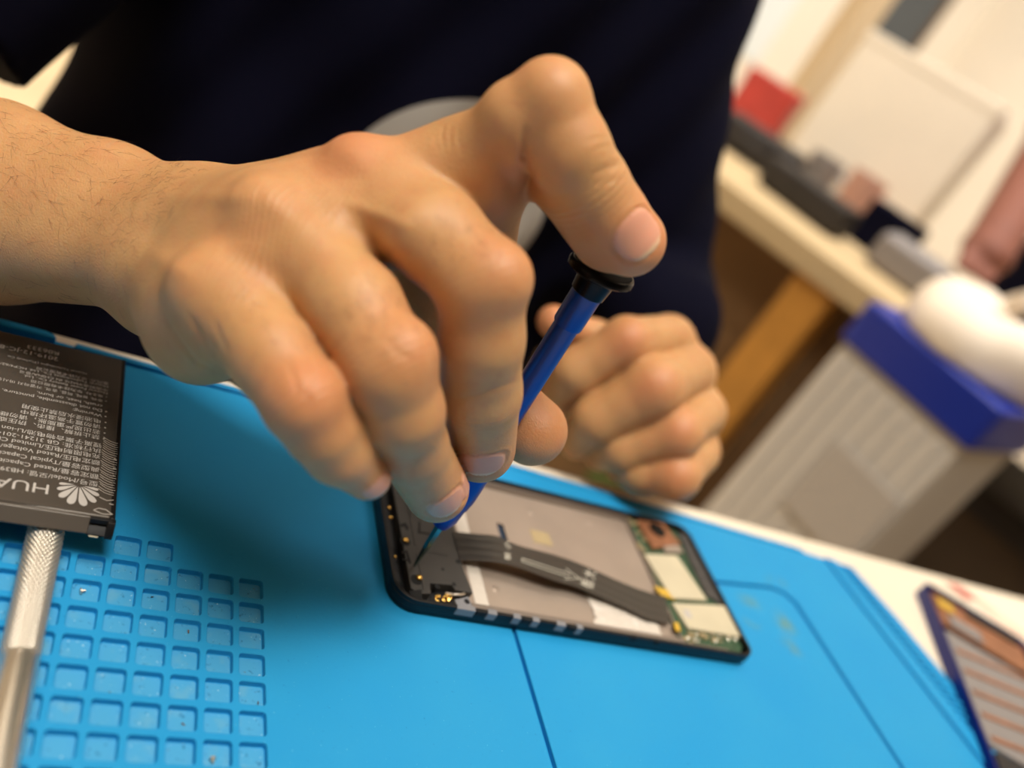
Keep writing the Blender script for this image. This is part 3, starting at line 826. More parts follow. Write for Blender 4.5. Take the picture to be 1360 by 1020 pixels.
# ---------------------------------------------------------------- the opened phone
PB = np.array([44.9, -9.7, 0.0]); PROT = math.radians(-.7)
ph = thing('opened_phone', 'opened smartphone with its back and battery removed, lying on the blue mat under the screwdriver', 'phone', PB, PROT)
cP, sP = math.cos(PROT), math.sin(PROT)
def L_(u, v, z):
    """pixel to the phone's own frame at the height z"""
    q = PZ(u, v, z)-PB; return (q[0]*cP+q[1]*sP, -q[0]*sP+q[1]*cP)
PL, PW = 161.5, 74.0
co = [7, 9, 9.5, 6.0]
mb = MB()
mb.prism(rrect(.4, .4, PL-.4, PW-.4, co), 0, 1.3)
mb.build('display_glass', M['gloss_black'], ph, bevel=.5)
mb = MB()
ring(mb, rrect(0, 0, PL, PW, co, 8), rrect(1.5, 1.5, PL-1.5, PW-1.5, [q-1.4 for q in co], 8), 1.2, 6.4)
ring(mb, rrect(-.1, -.1, PL+.1, PW+.1, co, 8), rrect(.9, .9, PL-.9, PW-.9, [q-.8 for q in co], 8), 2.4, 5.0)
frame = mb.build('side_frame', M['rail'], ph, bevel=.35, seg=2)
# pale clips and dark notches along the near side rail
mb = MB(); md = MB()
for a, c2 in ((606, 631), (647, 660), (681, 692), (707, 717), (739, 752), (766, 775)):
    x0 = L_(a, 815+(a-606)*.17, 5)[0]; x1 = L_(c2, 818+(c2-606)*.17, 5)[0]
    MB().prism([(x0, -.35), (x1, -.35), (x1+.2, 1.8), (x0+.2, 1.8)], 3.4, 6.5).build('antenna_strip', M['clip'], frame, bevel=.12)
for a, c2 in ((634, 647), (696, 708), (757, 768), (842, 848), (872, 878)):
    x0 = L_(a, 811+(a-606)*.17, 6)[0]; x1 = L_(c2, 813+(c2-606)*.17, 6)[0]
    MB().box((x0, -.3, 4.6), (x1, 1.3, 6.46)).build('rail_notch', M['dark'], frame)
# mid frame and battery tray
mb = MB()
slot = [L_(653, 686, 3.6), L_(660, 684, 3.6), L_(678, 717, 3.6), L_(667, 717, 3.6)]
mb.prism(rrect(1.4, 1.4, PL-1.4, PW-1.4, [q-1.3 for q in co]), 1.2, 1.9)
mb.build('mid_frame', M['black'], ph)
mb = MB()
tx0, tx1, ty0, ty1 = 29.5, 126.0, 4.4, 70.5
su0, su1, sv0, sv1 = 52.0, 55.2, 37.2, 50.0
for q in ((tx0, ty0, su0, ty1), (su1, ty0, tx1, ty1), (su0, ty0, su1, sv0), (su0, sv1, su1, ty1)):
    mb.box((q[0], q[1], 2.2), (q[2], q[3], 3.3))
tray = mb.build('battery_tray', M['tray'], ph)
mb = MB()
mb.box((su0, sv0, 1.9), (su1, sv1, 2.1)); mb.build('flex_slot', M['slot'], tray)
mb = MB()
mb.box((tx0, 2.6, 2), (tx1, 4.6, 5.2)); mb.box((tx0, 70.3, 2), (tx1, 71.8, 5.4)); mb.box((tx1-1.2, 4.5, 2), (tx1, 70.3, 4.6)); mb.box((tx0, 1.5, 2), (PL-14, 2.4, 6.0))
mb.build('tray_wall', M['tray_rim'], tray, bevel=.25)
for u, v in ((706, 680), (783, 693), (658, 782), (806, 800)):
    x, y = L_(u, v, 3.4); MB().lathe([(0, 1.5), (.12, 1.3)], (x, y, 3.3), (0, 0, 1), 20).build('spot_weld', M['tray'], tray, smooth=True)
x, y = L_(719, 714, 3.4); MB().box((x-4.6, y-3.6, 3.3), (x+4.6, y+3.6, 3.42)).build('adhesive_square', M['tan'], tray)
mb = MB()      # wrinkled adhesive film left in the near right of the tray
g2 = random.Random(4); nx, ny = 16, 12; fx0, fx1, fy0, fy1 = 83, 116, 5, 22
vs = [(fx0+(fx1-fx0)*i/nx+g2.uniform(-.5, .5)+(j*.7 if i == 0 else 0), fy0+(fy1-fy0)*j/ny*(1-.25*i/nx), 3.4+g2.uniform(0, .5)) for i in range(nx+1) for j in range(ny+1)]
fs = [(i*(ny+1)+j, (i+1)*(ny+1)+j, (i+1)*(ny+1)+j+1, i*(ny+1)+j+1) for i in range(nx) for j in range(ny)]
mb.add(vs, fs); mb.build('adhesive_film', M['film'], tray)
MB().box((32.5, 5, 3.3), (38, 69, 3.45)).build('tray_tape', M['film'], tray)
# speaker and antenna module at the bottom end, with its screws and contacts
md_t = 5.6
mb = MB()
mb.prism([(6.6, 6), (6.6, 68), (9, 70.5), (29.6, 70.5), (30.2, 33), (29.4, 33), (29.4, 20), (31, 8.6), (24, 8.6), (23, 10.6), (14.5, 9.6), (14.0, 5.0), (9.5, 4.2)], 2, md_t)
spk = mb.build('speaker_module', M['module'], ph, bevel=.3)
mb = MB()
for u, v, r in ((581, 779, 1.0), (603, 776, .8), (588, 756, .55)):
    x, y = L_(u, v, md_t); mb.lathe([(0, r), (.08, r)], (x, y, md_t), (0, 0, 1), 18)
for pts in ([(531, 697), (538, 694), (543, 701), (541, 705), (537, 699), (532, 700)], [(556, 693), (555, 708), (575, 711), (575, 709), (558, 706), (558, 693)],
            [(533, 732), (541, 731), (546, 748), (543, 749), (539, 734), (534, 735)], [(534, 742), (542, 743), (542, 745), (534, 744)]):
    mb.prism([L_(u, v, md_t) for u, v in pts], md_t-.2, md_t+.06)
x, y = L_(553, 770, md_t); mb.lathe([(0, 2.2), (.05, 2.2)], (x, y, md_t), (0, 0, 1), 20)
x, y = L_(538, 719, md_t); mb.lathe([(0, 2.0), (.05, 2.0)], (x, y, md_t), (0, 0, 1), 20)
mb.prism([L_(u, v, md_t) for u, v in ((543, 785), (560, 783), (561, 800), (548, 798))], md_t-1.5, md_t+.05)
x, y = L_(608, 746, md_t); mb.lathe([(0, .9), (.08, .9)], (x, y, md_t), (0, 0, 1), 14)
mb.build('moulded_recess', M['dark'], spk)
mb = MB()
for a in ((6, 10), (26, 30), (40, 44)):
    mb.box((11.2, a[0], md_t), (11.7, a[0]+16, md_t+.25))
mb.box((15, 24, md_t), (24, 24.4, md_t+.2)); mb.box((15, 44, md_t), (25, 44.4, md_t+.2))
mb.build('moulded_ridge', M['module'], spk, bevel=.1)
def stud(u, v, r, h, name='screw', m='gold', par=spk, z=md_t):
    x, y = L_(u, v, z); mb = MB()
    mb.lathe([(0, r), (h*.55, r), (h*.8, r*.8), (h, r*.35)], (x, y, z), (0, 0, 1), 16)
    return mb.build(name, M[m], par, smooth=True)
stud(556, 768, 1.15, 1.2); stud(538, 718, 1.1, 1.1)
stud(516, 675, .8, .9, 'contact_pin'); stud(518, 688, .8, .9, 'contact_pin'); stud(524, 740, .6, .7, 'contact_pin'); stud(508, 671, .5, .7, 'contact_pin', 'steel')
mb = MB(); g2 = random.Random(9)
for k in range(26):
    x, y = L_(576+g2.uniform(0, 28), 790+g2.uniform(0, 9), 4.2); r = g2.uniform(.3, .8)
    mb.lathe([(0, r), (r*.6, r*.9), (r, r*.4)], (x, y, 3.6+g2.uniform(0, .8)), (g2.uniform(-.5, .5), g2.uniform(-.5, .5), 1), 8)
mb.build('gold_contacts', M['gold'], ph, smooth=True)
mb = MB()
pts = [L_(u, v, 5.6) for u, v in ((594, 785), (602, 790), (612, 790), (618, 786))]
mb.tube([(pts[0][0], pts[0][1], 4.4), (pts[1][0], pts[1][1], 5.6), (pts[2][0], pts[2][1], 5.6), (pts[3][0], pts[3][1], 4.6)], .5, 8)
mb.build('spring_clip', M['steel'], ph, smooth=True)
mb = MB(); mb.prism([L_(u, v, 6.1) for u, v in ((604, 796), (622, 792), (628, 806), (608, 806))], 5.2, 6.1); mb.build('side_tab', M['clip'], ph, bevel=.2)
x, y = L_(620, 799, 6); mb = MB(); mb.lathe([(0, 1.2), (.5, 1.1), (.8, .5)], (x, y, 5.6), (0, 0, 1), 18); mb.build('screw', M['dark'], ph, smooth=True)
# long flex cable bowing over the tray
top = [(601, 706), (632, 709), (660, 712), (688, 724), (737, 737), (776, 751), (825, 773), (860, 786), (884, 792)]
bot = [(611, 744), (636, 744.5), (660, 746.5), (688, 753), (737, 771), (767, 780), (825, 805), (860, 822), (890, 829)]
zs = [6.0, 8.0, 9.2, 9.6, 8.8, 7.6, 6.0, 5.4, 5.2]
def interp(l, t):
    i = min(int(t*(len(l)-1)), len(l)-2); f = t*(len(l)-1)-i
    p0, p1, p2, p3 = [np.array(l[max(0, min(len(l)-1, i+k))], float) for k in (-1, 0, 1, 2)]
    return .5*((2*p1)+(-p0+p2)*f+(2*p0-5*p1+4*p2-p3)*f*f+(-p0+3*p1-3*p2+p3)*f**3)
nu, nv = 90, 14; G = np.zeros((nu+1, nv+1, 3))
for i in range(nu+1):
    t = i/nu; zc = float(interp(zs, t)); a, c2 = interp(top, t), interp(bot, t)
    for j in range(nv+1):
        q = a+(c2-a)*j/nv; x, y = L_(q[0], q[1], zc); G[i, j] = (x, y, zc+.06*math.sin(j*math.pi*2.5))
vs = [tuple(G[i, j]) for i in range(nu+1) for j in range(nv+1)] + [tuple(G[i, j]-[0, 0, .22]) for i in range(nu+1) for j in range(nv+1)]
o_ = (nu+1)*(nv+1); w_ = nv+1; fs = []
for i in range(nu):
    for j in range(nv):
        a = i*w_+j; fs += [(a, a+w_, a+w_+1, a+1), (o_+a, o_+a+1, o_+a+w_+1, o_+a+w_)]
    for j in (0, nv):
        a = i*w_+j; fs.append((a, a+w_, o_+a+w_, o_+a))
mb = MB().add(vs, fs)
flex = mb.build('flex_cable', M['flex'], ph, smooth=True)
def on_flex(t, s, lift=.12):
    i = min(int(t*nu), nu-1); f = t*nu-i; j = min(max(int(s*nv), 0), nv-1); k = s*nv-j
    q = (G[i, j]*(1-f)+G[i+1, j]*f)*(1-k)+(G[i, j+1]*(1-f)+G[i+1, j+1]*f)*k
    return q+[0, 0, lift]
mb = MB()
def flex_text(s, t, sc_, row, size):
    """characters printed across the cable, reading from its far end"""
    vs, fs = text_geo(s, size, 0, 0, 0)
    if len(vs): mb.add([on_flex(min(max(t-v[1]*sc_/120, 0), 1), min(max(row-v[0]/15, .02), .98)) for v in vs], fs)
flex_text('小', .335, 1.0, .38, 5.2); flex_text('板', .335, 1.0, .84, 5.2)
flex_text('大', .665, 1.0, .44, 5.2); flex_text('板', .665, 1.0, .86, 5.2)
for q0, q1 in (((.39, .56), (.58, .56)), ((.39, .70), (.58, .70)), ((.55, .40), (.625, .63)), ((.55, .86), (.625, .63)), ((.39, .56), (.39, .70))):
    a, c2 = on_flex(*q0), on_flex(*q1)
    pts = [on_flex(q0[0]+(q1[0]-q0[0])*k/8, q0[1]+(q1[1]-q0[1])*k/8, .1) for k in range(9)]
    mb.tube(pts, .16, 6)
mb.build('lettering', M['ink'], flex)
# main board at the top end
mb = MB(); mb.prism([(124.5, 2.4), (126, 71.6), (PL-7.5, 71.6), (PL-2, 66), (PL-2, 6.5), (PL-6, 2.4)], 2, 3.9); mb.build('main_board', M['pcb'], ph)
mb = MB(); mb.prism([L_(u, v, 4.6) for u, v in ((900, 706), (912, 712), (985, 838), (962, 806), (938, 790), (916, 745))], 3.6, 5.0); mb.build('graphite_cover', M['pcb_dark'], ph, bevel=.2)
def quad(name, px, z0, z1, m, bev=.25, par=ph):
    return MB().prism([L_(u, v, z1) for u, v in px], z0, z1).build(name, M[m], par, bevel=bev)
can = quad('shield_can', ((856, 735), (899, 737), (940, 797), (893, 794)), 3.5, 5.4, 'dull_steel', .4)
can2 = quad('shield_can', ((893, 800), (966, 804), (986, 846), (915, 834)), 3.5, 5.4, 'dull_steel', .4)
quad('can_label', ((907, 809), (915, 810), (920, 821), (912, 820)), 5.3, 5.5, 'ink_grey', 0, can2)
quad('yellow_tape', ((869, 778), (890, 783), (898, 796), (880, 791)), 4.2, 5.3, 'yellow')
quad('yellow_tape', ((895, 826), (901, 826), (905, 838), (898, 837)), 5.0, 5.9, 'yellow')
quad('camera_bracket', ((846, 690), (880, 694), (905, 722), (868, 728)), 3.6, 5.6, 'copper')
x, y = L_(873, 704, 5.7); mb = MB(); mb.lathe([(0, 4.2), (1.0, 4.2), (1.0, 3.0), (.6, 2.8)], (x, y, 5.2), (0, 0, 1), 28); mb.build('camera_module', M['gloss_black'], ph, smooth=True)
quad('foil_patch', ((880, 722), (902, 724), (908, 734), (884, 733)), 3.6, 5.5, 'tray')
mb = MB(); g2 = random.Random(12)
for k in range(60):
    e = g2.random()
    if e < .5: u, v = 834+g2.uniform(0, 14)+e*60, 690+e*180+g2.uniform(-3, 3)
    else: u, v = 905+g2.uniform(0, 78), 838+g2.uniform(0, 12)+(e-.5)*8
    x, y = L_(u, v, 4.4); s_ = g2.uniform(.4, 1.1)
    if 125 < x < PL-3 and 2.5 < y < 71: MB().box((x-s_, y-s_*.6, 3.8), (x+s_, y+s_*.6, 3.9+g2.uniform(.4, 1.2))).build('board_component', M['tan'], ph, bevel=.08)
mb = MB()
for k in range(22):
    u, v = (908+g2.uniform(0, 70), 843+g2.uniform(-2, 8)) if k < 14 else (850+g2.uniform(0, 40), 700+g2.uniform(0, 26))
    x, y = L_(u, v, 4.6); r = g2.uniform(.4, .9)
    if x < PL-3 and 2.5 < y < 71: MB().lathe([(0, r), (.8, r*.9), (1.1, r*.4)], (x, y, 3.8), (0, 0, 1), 10).build('solder_pad', M['steel'], ph, smooth=True)

# ---------------------------------------------------------------- knurled metal handle lying under the battery
HB = np.array([-58.2, 6.0, 0.0])
hd = thing('knurled_handle', 'steel tool handle with a knurled grip, its end under the battery', 'tool handle', HB, math.radians(.7))
nA, nT = 216, 380; y0, y1 = 0.0, -52.0
ang = np.arange(nA)*2*np.pi/nA; tt = np.linspace(0, 1, nT); A_, T_ = np.meshgrid(ang, tt)
yy = y0+(y1-y0)*T_
tri = lambda q: np.abs(2*(q-np.floor(q+.5)))
env = np.clip((T_-.035)/.02, 0, 1)*np.clip((.99-T_)/.01, 0, 1)
ph1 = A_*24/(2*np.pi)+yy*.56; ph2 = A_*24/(2*np.pi)-yy*.56
rr = 4.75-.25*T_ - .36*(1-np.minimum(tri(ph1), tri(ph2)))*env - .8*np.clip((.03-T_)/.03, 0, 1)
vs = np.stack([rr*np.cos(A_), yy, 4.85+rr*np.sin(A_)], -1).reshape(-1, 3)
fs = [(i*nA+k, (i+1)*nA+k, (i+1)*nA+(k+1) % nA, i*nA+(k+1) % nA) for i in range(nT-1) for k in range(nA)]
mb = MB().add(vs, fs); mb.add(vs[:nA], [tuple(range(nA))]); mb.build('knurled_grip', M['steel'], hd, smooth=True, ang=80)
mb = MB(); mb.lathe([(-.5, 4.3), (0, 4.5), (60, 4.4), (62, 3.5), (70, 3.3), (84, 1.4)], (0, y1, 4.85), (0, -1, -.008), 48); mb.build('shaft', M['steel'], hd, smooth=True)

# ---------------------------------------------------------------- battery propped on the handle
th = math.radians(-6.0); rz = math.radians(1.9)
bt = bpy.data.objects.new('phone_battery', None); COL.objects.link(bt); bt.empty_display_size = .01
bt.location = W((-42.6, -4.6, 9.6)); bt.rotation_mode = 'XYZ'; bt.rotation_euler = (th, 0, rz)
tag(bt, 'dark grey phone battery with white print, propped on the knurled handle at the mat edge', 'battery')
BW, BL, BT = 66.0, 86.0, 4.3
mb = MB(); mb.box((-BW, .2, 0), (-.9, BL, BT)); cell = mb.build('cell', M['battery'], bt, bevel=.9, seg=3)
mb = MB(); mb.box((-1.5, -.2, -.05), (0, BL+.2, BT+.03)); mb.box((-BW, BL-.8, -.05), (-1, BL+.2, BT-.1)); mb.build('black_wrap', M['battery_black'], bt, bevel=.7, seg=3)
# folded front lip with the protection board behind it
def xprism(mb, yz, x0, x1):
    n = len(yz); vs = [(x0, y, z) for y, z in yz]+[(x1, y, z) for y, z in yz]
    return mb.add(vs, [tuple(range(n)), tuple(range(2*n-1, n-1, -1))]+[(i, n+i, n+(i+1) % n, (i+1) % n) for i in range(n)])
mb = MB(); xprism(mb, [(.3, BT-.15), (.3, .3), (-2.9, .1), (-3.1, .5), (-.4, BT-.3)], -BW, -6.2); mb.build('front_lip', M['battery'], bt, bevel=.2)
mb = MB(); xprism(mb, [(.2, 2.0), (.2, -.2), (-3.0, -.2), (-3.0, .3), (-1.2, 1.0)], -6.2, -.3); xprism(mb, [(.2, BT-.3), (.2, 2.4), (-.9, 2.4), (-.7, BT-.5)], -6.2, -.5); xprism(mb, [(.3, BT-.5), (.3, -.4), (-3.3, -.5), (-3.3, .9), (-1.3, BT-.6)], -1.7, .3); mb.build('corner_bracket', M['battery_black'], bt, bevel=.15)
mb = MB(); mb.box((-5.6, -3.3, -.45), (-3.2, -2.2, -.1)); mb.build('terminal', M['dull_steel'], bt, bevel=.1)
zt = BT+.045
mb = MB()
def put(s, size, xr, y, width=None):
    """a line of print starting at xr (from the right edge) reading towards the left, upside down to the camera"""
    vs, fs = text_geo(s, size, -xr, y, zt, math.pi, width)
    if len(vs): mb.add(vs, fs)
put('HUAWEI', 5.9, 17.0, 9.9, 25.5)
rows = [('型号/Model/모델: HB396286ECW', 14.7), ('额定容量/Rated Capacity/정격용량: 3320mAh', 18.1), ('典型容量/Typical Capacity: 3400mAh', 21.4), ('额定电压/Rated Voltage/정격전압: 3.82V', 24.7),
        ('充电限制电压/Limited Charge Voltage: 4.4V', 27.8), ('执行标准: GB 31241-2014', 30.6), ('锂离子聚合物电池/Li-ion Polymer Battery', 33.4)]
for s, y in rows: put(s, 2.55, 5.2, y)
for s, y in (('• 禁止拆解、撞击、挤压或投入火中', 37.4), ('• 若出现严重膨胀，请勿继续使用', 40.2), ('• 请勿置于高温环境中', 43.1), ('• 电池浸水后禁止使用', 46.0)): put(s, 2.5, 4.4, y)
for s, y in (('• Warning:', 49.2), ('• Do not disassemble, puncture,', 52.0), ('crush, heat, or burn.', 54.6)): put(s, 2.3, 4.6 if s[0] == '•' else 6.2, y)
for s, y in (('• 주의: 분해, 찌름, 충격, 가열하지 마시오', 57.8), ('• 제조자: 华为技术有限公司', 60.4), ('Huawei Power Battery Co., Ltd.', 62.5), ('中国制造/MADE IN CHINA/중국', 64.5), ('Huawei Technologies Co., Ltd. HCP4/62/83', 66.6), ('委托方: 华为技术有限公司', 68.6)):
    put(s, 1.9, 5.0, y)
put('Huawei Technologies (Thailand) Co.', 1.6, 12, 71.6)
put('2019-12-JC-81', 3.2, 21, 77.2); put('R06333', 3.2, 21, 80.8)
mb.build('lettering', M['ink_grey'], cell)
# the flower emblem: eight petals fanned about a point
mb = MB(); ec = np.array([-10.1, 12.2])
for k, (a, l0, l1, wd) in enumerate(((-80, 1.3, 5.2, 1.9), (-57, 1.0, 6.4, 2.5), (-34, .9, 8.1, 3.3), (-11.5, .9, 9.1, 3.8), (11.5, .9, 9.1, 3.8), (34, .9, 8.1, 3.3), (57, 1.0, 6.4, 2.5), (80, 1.3, 5.2, 1.9))):
    a = math.radians(a); d = np.array([math.sin(a), -math.cos(a)]); n_ = np.array([d[1], -d[0]]); pts = []
    for s in np.linspace(0, 1, 18):
        w = wd*.40*(s**.95)*math.sqrt(max(0, 1-max(0, (s-.62)/.38)**2)) if 0 < s < 1 else 0
        pts.append((l0+(l1-l0)*s, w))
    poly = [ec+d*t+n_*w for t, w in pts]+[ec+d*t-n_*w for t, w in pts[-2:0:-1]]
    mb.prism([tuple(q) for q in poly], zt-.04, zt)
mb.build('emblem', M['ink_grey'], cell)
# wrinkled clear film along the right edge
mb = MB(); g2 = random.Random(21)
for k in range(24):
    y = 12+k*1.1; x0 = -5.0+g2.uniform(-.2, .2)
    pts = [(x0+4.2*q, y+2.4*q*q-4.4*q+g2.uniform(-.08, .08), zt-.02) for q in np.linspace(0, 1, 8)]
    pts = [(x, yy_, z) for x, yy_, z in pts if yy_ > 7.6]
    if len(pts) > 2: mb.tube(pts, .11, 6)
for pts in ([(-5.8, 2.2), (-3.4, 1.2), (-.9, 1.6)], [(-5.8, 2.2), (-4.6, 3.4), (-2.6, 3.2), (-.9, 1.6)], [(-4.6, 8.2), (-2.6, 7.2), (-.9, 7.9)], [(-2.0, 6.0), (-.8, 5.8)], [(-1.6, 19), (-.8, 18.8)], [(-1.7, 22.5), (-.8, 22.4)], [(-1.6, 27), (-.8, 26.8)]):
    mb.tube([(x, y, zt-.02) for x, y in pts], .17, 6)
mb.build('film_crease', M['clear'], cell, smooth=True)
mb = MB(); mb.tube([(-BW, .9, BT-.05), (-40, .6, BT-.02), (-22, .8, BT-.04), (-9, 1.3, BT-.12)], .32, 8); mb.build('fold_ridge', M['battery'], cell, smooth=True)

# ---------------------------------------------------------------- screwdriver held upright in the phone
sd = thing('screwdriver', 'slim blue precision screwdriver with a black spinning cap, held in the right hand', 'screwdriver', TIP)
q = np.zeros(3); S = LEN
mb = MB(); mb.lathe([(0, .35), (1.5, .55), (.075*S, 1.1), (.076*S, 1.15)], q, AX, 20); mb.lathe([(.07*S, 1.1), (.078*S, 1.35), (.19*S, 1.75)], q, AX, 6); mb.build('bit', M['bit'], sd, smooth=True, ang=25)
mb = MB(); mb.lathe([(.168*S, 1.6), (.169*S, 2.9), (.20*S, 4.2), (.25*S, 4.6), (.252*S, 4.9), (.285*S, 5.4), (.30*S, 5.45), (.38*S, 5.4), (.43*S, 4.0), (.46*S, 3.85), (.842*S, 3.85)], q, AX, 48)
mb.build('handle', M['screw_blue'], sd, smooth=True)
mb = MB(); mb.lathe([(.838*S, 3.7), (.840*S, 4.3), (.845*S, 4.5), (.93*S, 4.55), (.932*S, 4.2)], q, AX, 48); mb.build('collar', M['screw_blue'], sd, smooth=True)
mb = MB(); mb.lathe([(.930*S, 4.6), (.932*S, 5.0), (.955*S, 5.35), (.968*S+1.5, 5.6)], q, AX, 56)
c_ = CC-TIP; mb.lathe([(-2.6, 5.0), (-1.7, 8.6), (-1.1, 9.7), (.2, 9.8), (.9, 9.4), (1.05, 8.9), (.9, 8.6)], c_, CAX, 56)
mb.build('spinning_cap', M['cap'], sd, smooth=True)
mb = MB(); mb.lathe([(.4, 8.7), (1.05, 8.6), (1.12, .1)], c_, CAX, 48); mb.build('cap_pad', M['cap_top'], sd, smooth=True)

# ---------------------------------------------------------------- second opened phone at the right
PB2 = np.array([396.0, 69.5, -4.0]); d1 = np.array([-62.0, -117]); a2 = math.atan2(d1[1], d1[0])
p2 = thing('opened_phone', 'second opened phone with a dark blue frame, on the cream table right of the mat', 'phone', PB2, a2)
PL2, PW2 = 150.0, 74.0
mb = MB(); ring(mb, rrect(0, 0, PL2, PW2, 8, 8), rrect(1.8, 1.8, PL2-1.8, PW2-1.8, 6.5, 8), 0, 8); mb.build('side_frame', M['blue_frame'], p2, bevel=.6)
MB().prism(rrect(1, 1, PL2-1, PW2-1, 7), .3, 3).build('mid_frame', M['black'], p2)
MB().prism(rrect(5, 6, 33, 69, 2), 3, 6.0).build('main_board', M['copper'], p2, bevel=.3)
MB().box((9, 8, 5.9), (17, 19, 7)).build('yellow_tape', M['yellow'], p2, bevel=.3)
MB().box((3.5, 30, 3), (9, 66, 7.4)).build('top_cover', M['black'], p2, bevel=.5)
MB().box((21, 12, 6), (31, 34, 7)).build('shield_can', M['greyblob'], p2, bevel=.4)
MB().prism(rrect(37, 6, 118, 68, 3), 3, 5.4).build('battery', M['greyblob'], p2, bevel=.5)
mb = MB()
for k in range(5): mb.box((44+15*k, 8, 5.3), (47+15*k, 66, 6.0), rz=.25)
mb.build('copper_strip', M['copper'], p2, bevel=.2)
MB().prism(rrect(122, 6, 145, 68, 3), 3, 6.2).build('speaker_module', M['clutter'], p2, bevel=.4)
# red and white printed sheet behind it
sh = MB(); sh.prism([(436, 82), (540, 80), (548, -60), (462, 20)], -3.9, -3.4)
tag(sh.build('paper_sheet', M['white_box'], base=(480, 30, -4)), 'white paper sheet with a red printed band on the table behind the blue-framed phone', 'paper')
ps = bpy.data.objects['paper_sheet']
MB().prism([(444-480, 79-30), (462-480, 79-30), (520-480, 10-30), (500-480, 12-30)], .62, .7).build('printed_band', M['red_paper'], ps)
MB().prism([(438-480, 81-30), (452-480, 81-30), (460-480, 70-30), (447-480, 69-30)], .7, .8).build('red_patch', M['red'], ps)

# ---------------------------------------------------------------- room
def struct(name, mb, m): return tag(mb.build(name, M[m]), kind='structure')
RX0, RX1, RY0, RY1, FZ, CZ = -2300, 2700, -2200, 2800, -754, 1946
struct('floor', MB().box((RX0-60, RY0-60, FZ-60), (RX1+60, RY1+60, FZ)), 'floor')
struct('ceiling', MB().box((RX0-60, RY0-60, CZ), (RX1+60, RY1+60, CZ+60)), 'ceiling')
struct('wall_back', MB().box((RX0, RY1, FZ), (RX1, RY1+60, CZ)), 'wall')
struct('wall_right', MB().box((RX1, RY0, FZ), (RX1+60, RY1, CZ)), 'wall')
struct('wall_left', MB().box((RX0-60, RY0, FZ), (RX0, RY1, CZ)), 'wall')
struct('wall_front', MB().box((RX0, RY0-60, FZ), (RX1, RY0, CZ)), 'wall_dim')  # unseen wall, its colour darkened to cut bounced light

# ---------------------------------------------------------------- the second bench and what stands on and before it
E1 = np.array([.517, -.856]); N1 = np.array([.856, .517]); A0 = np.array([752.0, 933.0])
BROT = math.atan2(E1[1], E1[0])
def bl(s, t): return A0+E1*s+N1*t           # along the front edge, and back from it
def bench_thing(name, label, cat, s, t, z=0.0, rot=0.0):
    x, y = bl(s, t); return thing(name, label, cat, (x, y, z), BROT+rot)
bn = bench_thing('workbench', 'long beige workbench on pine legs across the blurred background', 'workbench', -200, 0, -754)
MB().box((-700, 0, 712), (1140, 640, 754)).build('bench_top', M['bench'], bn, bevel=4)
for s in (-640, 404, 1080):
    MB().box((s-34, 14, 0), (s+34, 84, 712)).build('leg', M['orange_wood'], bn, bevel=4)
    MB().box((s-34, 560, 0), (s+34, 630, 712)).build('leg', M['orange_wood'], bn, bevel=4)
def bench_pt(u, v): # bench-top point under a pixel, as (s, t)
    q = PZ(u, v, 0)[:2]-A0; return q @ E1, q @ N1
def bench_ray(u, v, t):  # where the sight line meets the upright plane at depth t on the bench
    q = R.T @ np.array([(u-680)/FPX, (v-510)/FPX, 1.0])
    k = (t - (CAM[:2]-A0) @ N1)/(q[:2] @ N1); X = CAM+q*k
    return (X[:2]-A0) @ E1, X[2]
# upright white box
s, _ = bench_ray(1062, 168, 480); s2, _ = bench_ray(1226, 279, 480); ht = bench_ray(1152, 34, 480)[1]
bx = bench_thing('white_box', 'large white cardboard box standing at the back of the workbench', 'box', (s+s2)/2, 480)
wd = abs(s2-s); MB().box((-wd/2, 0, 0), (wd/2, 120, ht-8)).build('carton', M['white_box'], bx, bevel=12, seg=4)
MB().box((-wd/2+2, -1, ht-20), (wd/2-2, 60, ht)).build('flap', M['white_box'], bx, bevel=2)
def simple(name, label, cat, u, v, t, size, m, part, rot=0.0, r=6, extra=None):
    s, zc = bench_ray(u, v, t); o = bench_thing(name, label, cat, s, t, 0, rot)
    w, d, h = size; MB().box((-w/2, -d/2, 0), (w/2, d/2, h)).build(part, M[m], o, bevel=r, seg=3)
    if extra: extra(o, w, d, h)
    return o
simple('red_carton', 'red carton on the workbench beside the navy t-shirt', 'box', 1012, 145, 560, (120, 90, 135), 'red', 'carton', .2, 4, lambda o, w, d, h: MB().box((-w/2-1, -d/2-1, h*.8), (w/2+1, d/2+1, h+2)).build('lid', M['red'], o, bevel=3))
simple('tool_case', 'black tool case on the workbench in front of the red carton', 'case', 1005, 200, 330, (170, 90, 62), 'clutter', 'shell', .1, 10, lambda o, w, d, h: MB().tube([(-30, -d/2, h*.6), (-30, -d/2-18, h*.6), (30, -d/2-18, h*.6), (30, -d/2, h*.6)], 4, 8).build('handle', M['clutter'], o, smooth=True))
simple('tool_pouch', 'soft black tool pouch lying on the workbench in front of the white box', 'pouch', 1078, 258, 190, (170, 80, 50), 'clutter', 'pouch_body', -.1, 14, lambda o, w, d, h: MB().box((-w/2, -d/2-2, h*.45), (w/2, d/2-10, h+3)).build('flap', M['clutter'], o, bevel=5))
def cup(name, label, u, v, t, r, h, m):
    s, _ = bench_ray(u, v, t); o = bench_thing(name, label, 'cup', s, t)
    MB().lathe([(0, r*.8), (h*.1, r*.86), (h, r), (h, r*.9), (h*.12, r*.76)], (0, 0, 0), (0, 0, 1), 28).build('cup_body', M[m], o, smooth=True)
    MB().tube([(r*.9, 0, h*.8), (r*1.5, 0, h*.7), (r*1.5, 0, h*.35), (r*.85, 0, h*.25)], 5, 8).build('handle', M[m], o, smooth=True)
cup('cup', 'grey cup on the workbench left of the white box', 1098, 218, 430, 36, 80, 'greyblob')
